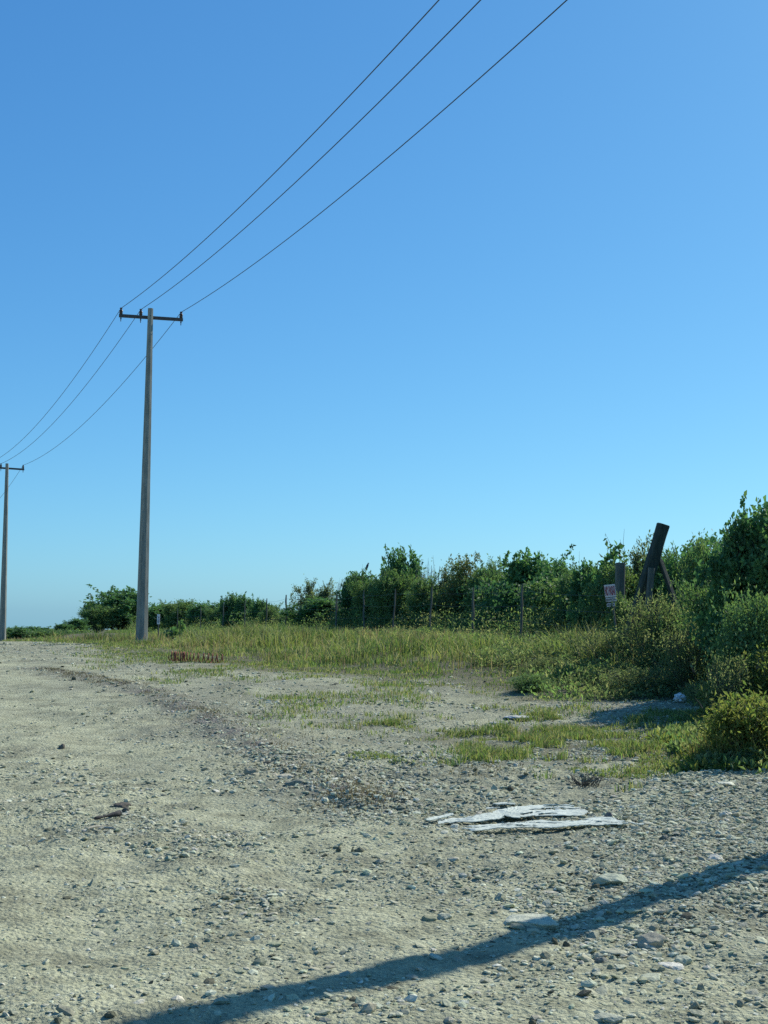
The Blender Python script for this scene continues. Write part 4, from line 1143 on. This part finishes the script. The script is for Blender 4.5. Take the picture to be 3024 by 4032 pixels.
# dark chunk with a pale torn end
pa = ground_at(*z8(250, 690)); pb = ground_at(*z8(890, 600))
mb = MB(); A = Vector(pa); B = Vector(pb); ctr = (A + B) / 2
pts = []; rad = []
for t, r_ in ((0, 0.006), (0.06, 0.014), (0.18, 0.016), (0.32, 0.009), (0.5, 0.010), (0.62, 0.017), (0.8, 0.022), (0.96, 0.027)):
    q = A.lerp(B, t) - ctr; pts.append((q.x, q.y, 0.016 + 0.014 * t)); rad.append(r_)
mb.tube(pts, rad, 9)
root = empty('rubber_chunk', (ctr.x, ctr.y, gz(ctr.x, ctr.y))); tag(root, 'dark torn chunk with a pale end lying on the worn lane', 'debris')
for i in range(len(pts)): pass
obj('chunk', mb.mesh('chunk', M['rubber'], smooth=True), root)
mb = MB(); e = Vector(pts[-1]); dr = (Vector(pts[-1]) - Vector(pts[-2])).normalized()
mb.tube([e, e + dr * 0.006, e + dr * 0.012], [0.029, 0.030, 0.022], 9); obj('torn_end', mb.mesh('torn_end', M['straw']), root)
for X0, Y0, w_, lab in ((900, 330, 460, 'flat dark clod just behind the torn dark chunk'), (1020, 420, 210, 'small dark clod touching the torn dark chunk from behind')):
    p = ground_at(*z8(X0, Y0)); k = p[1] / F
    o = obj('clod', rock_mesh(w_ * .1627 * k, w_ * .12 * k * 1.3, 0.03, 400 + X0, (0.13, 0.125, 0.10), 0.2)); o.location = (p[0], p[1], gz(p[0], p[1]) + 0.004)
    tag(o, lab, 'clod', 'clods near the torn chunk')
for (a, b, r_, lab) in (((90, 935), (480, 860), 0.009, 'upper pale stick of the two crossing below the torn chunk'), ((340, 935), (810, 915), 0.012, 'lower pale stick of the two crossing below the torn chunk'),
                        ((480, 850), (640, 832), 0.006, 'short pale splinter at the end of the upper stick')):
    A = Vector(ground_at(*z8(*a))); B = Vector(ground_at(*z8(*b))); ctr = (A + B) / 2
    mb = MB(); mb.tube([(A.lerp(B, t) - ctr) + Vector((0, 0.012 * math.sin(t * 5), r_ * 0.9 + 0.004 * math.sin(t * 4))) for t in np.linspace(0, 1, 7)], [r_ * k for k in (0.5, 0.9, 1, 1, 0.95, 0.8, 0.4)], 6)
    o = obj('stick', mb.mesh('stick', M['straw'])); o.location = (ctr.x, ctr.y, max(gz(A.x, A.y), gz(B.x, B.y), gz(ctr.x, ctr.y)) + 0.004)
    tag(o, lab, 'stick', 'pale sticks on the worn lane')

# litter in the grass: crumpled bags
def bag(px, py, wpx, hpx, seed, label):
    p = ground_at(px, py); k = p[1] / F; r_ = np.random.default_rng(seed)
    V, Fi = ico(4)
    n = vn(V[:, 0] * 1.2 + V[:, 2], V[:, 1] * 1.2 + seed, 0.5, seed) * 0.35 + vn(V[:, 0] - V[:, 2], V[:, 1] + V[:, 2], 0.2, seed + 1) * 0.22
    V = V * (1 + n)[:, None] * np.array([wpx * k / 2, wpx * k / 2.6, hpx * k / 2])
    o = obj('plastic_bag', np_mesh('plastic_bag', V, Fi, M['litter'])); o.location = (p[0], p[1], gz(p[0], p[1]) + hpx * k * 0.6)
    tag(o, label, 'litter', 'bags thrown in the grass')
bag(2372, 2706, 32, 17, 3, 'bright white bag lying flat in the grass')
bag(2678, 2762, 44, 30, 5, 'crumpled pale bag beside the low dark bush')

# pale flat slabs of bare rock beside the grass patch
for i, (px, py, wpx, hpx, lab) in enumerate(((2060, 2820, 150, 14, 'wide pale rock slab at the far edge of the bare strip'), (2180, 2812, 90, 9, 'narrower pale rock slab right of the wide one'), (1960, 2838, 70, 10, 'small pale rock slab left of the wide one'))):
    p = ground_at(px, py); k = p[1] / F
    o = obj('rock_slab', rock_mesh(wpx * k, wpx * k * 0.75, 0.035, 500 + i, (0.56, 0.54, 0.48), 0.6)); o.location = (p[0], p[1], gz(p[0], p[1]) + 0.004)
    tag(o, lab, 'rock slab', 'pale slabs by the grass')

# ------------------------------------------------------------------ bird on the shrub
DB = 53.6; kb = DB / F
c = Vector(at(1446, 2232, DB)); root = empty('bird', c); tag(root, 'small dark bird perched upright on the top of a shrub', 'bird')
mb = MB()
prof = [((-4.5, -15), 0.6), ((-3.6, -10), 1.6), ((-2.6, -5.5), 2.9), ((-1.2, 0), 4.3), ((0.6, 5), 4.6), ((2.4, 9), 3.3), ((3.2, 11.3), 2.5), ((3.8, 13.6), 2.7), ((4.2, 15.6), 2.0), ((4.4, 16.6), 0.7)]
mb.tube([(a * kb, 0, b * kb) for (a, b), _ in prof], [r_ * kb for _, r_ in prof], 10)
obj('body', mb.mesh('body', M['feather'], smooth=True), root)
mb = MB(); mb.tube([(4.8 * kb, 0, 14.2 * kb), (7.2 * kb, 0, 14.6 * kb), (9.0 * kb, 0, 14.2 * kb)], [1.0 * kb, 0.7 * kb, 0.15 * kb], 6); obj('beak', mb.mesh('beak', M['steel']), root)
for s in (-1, 1):
    mb = MB(); mb.tube([(-0.6 * kb, s * 1.4 * kb, -2 * kb), (0.4 * kb, s * 1.5 * kb, -7 * kb), (1.4 * kb, s * 1.4 * kb, -7.6 * kb)], 0.45 * kb, 5); obj('leg', mb.mesh('leg', M['steel']), root)
    mb = MB(); mb.tube([(1.2 * kb, s * 3.4 * kb, 6 * kb), (-1.2 * kb, s * 4.0 * kb, 0), (-3.2 * kb, s * 3.0 * kb, -6 * kb), (-4.2 * kb, s * 1.8 * kb, -10 * kb)], [1.2 * kb, 1.6 * kb, 1.1 * kb, 0.3 * kb], 6); obj('wing', mb.mesh('wing', M['feather'], smooth=True), root)
bpy.context.view_layer.update()
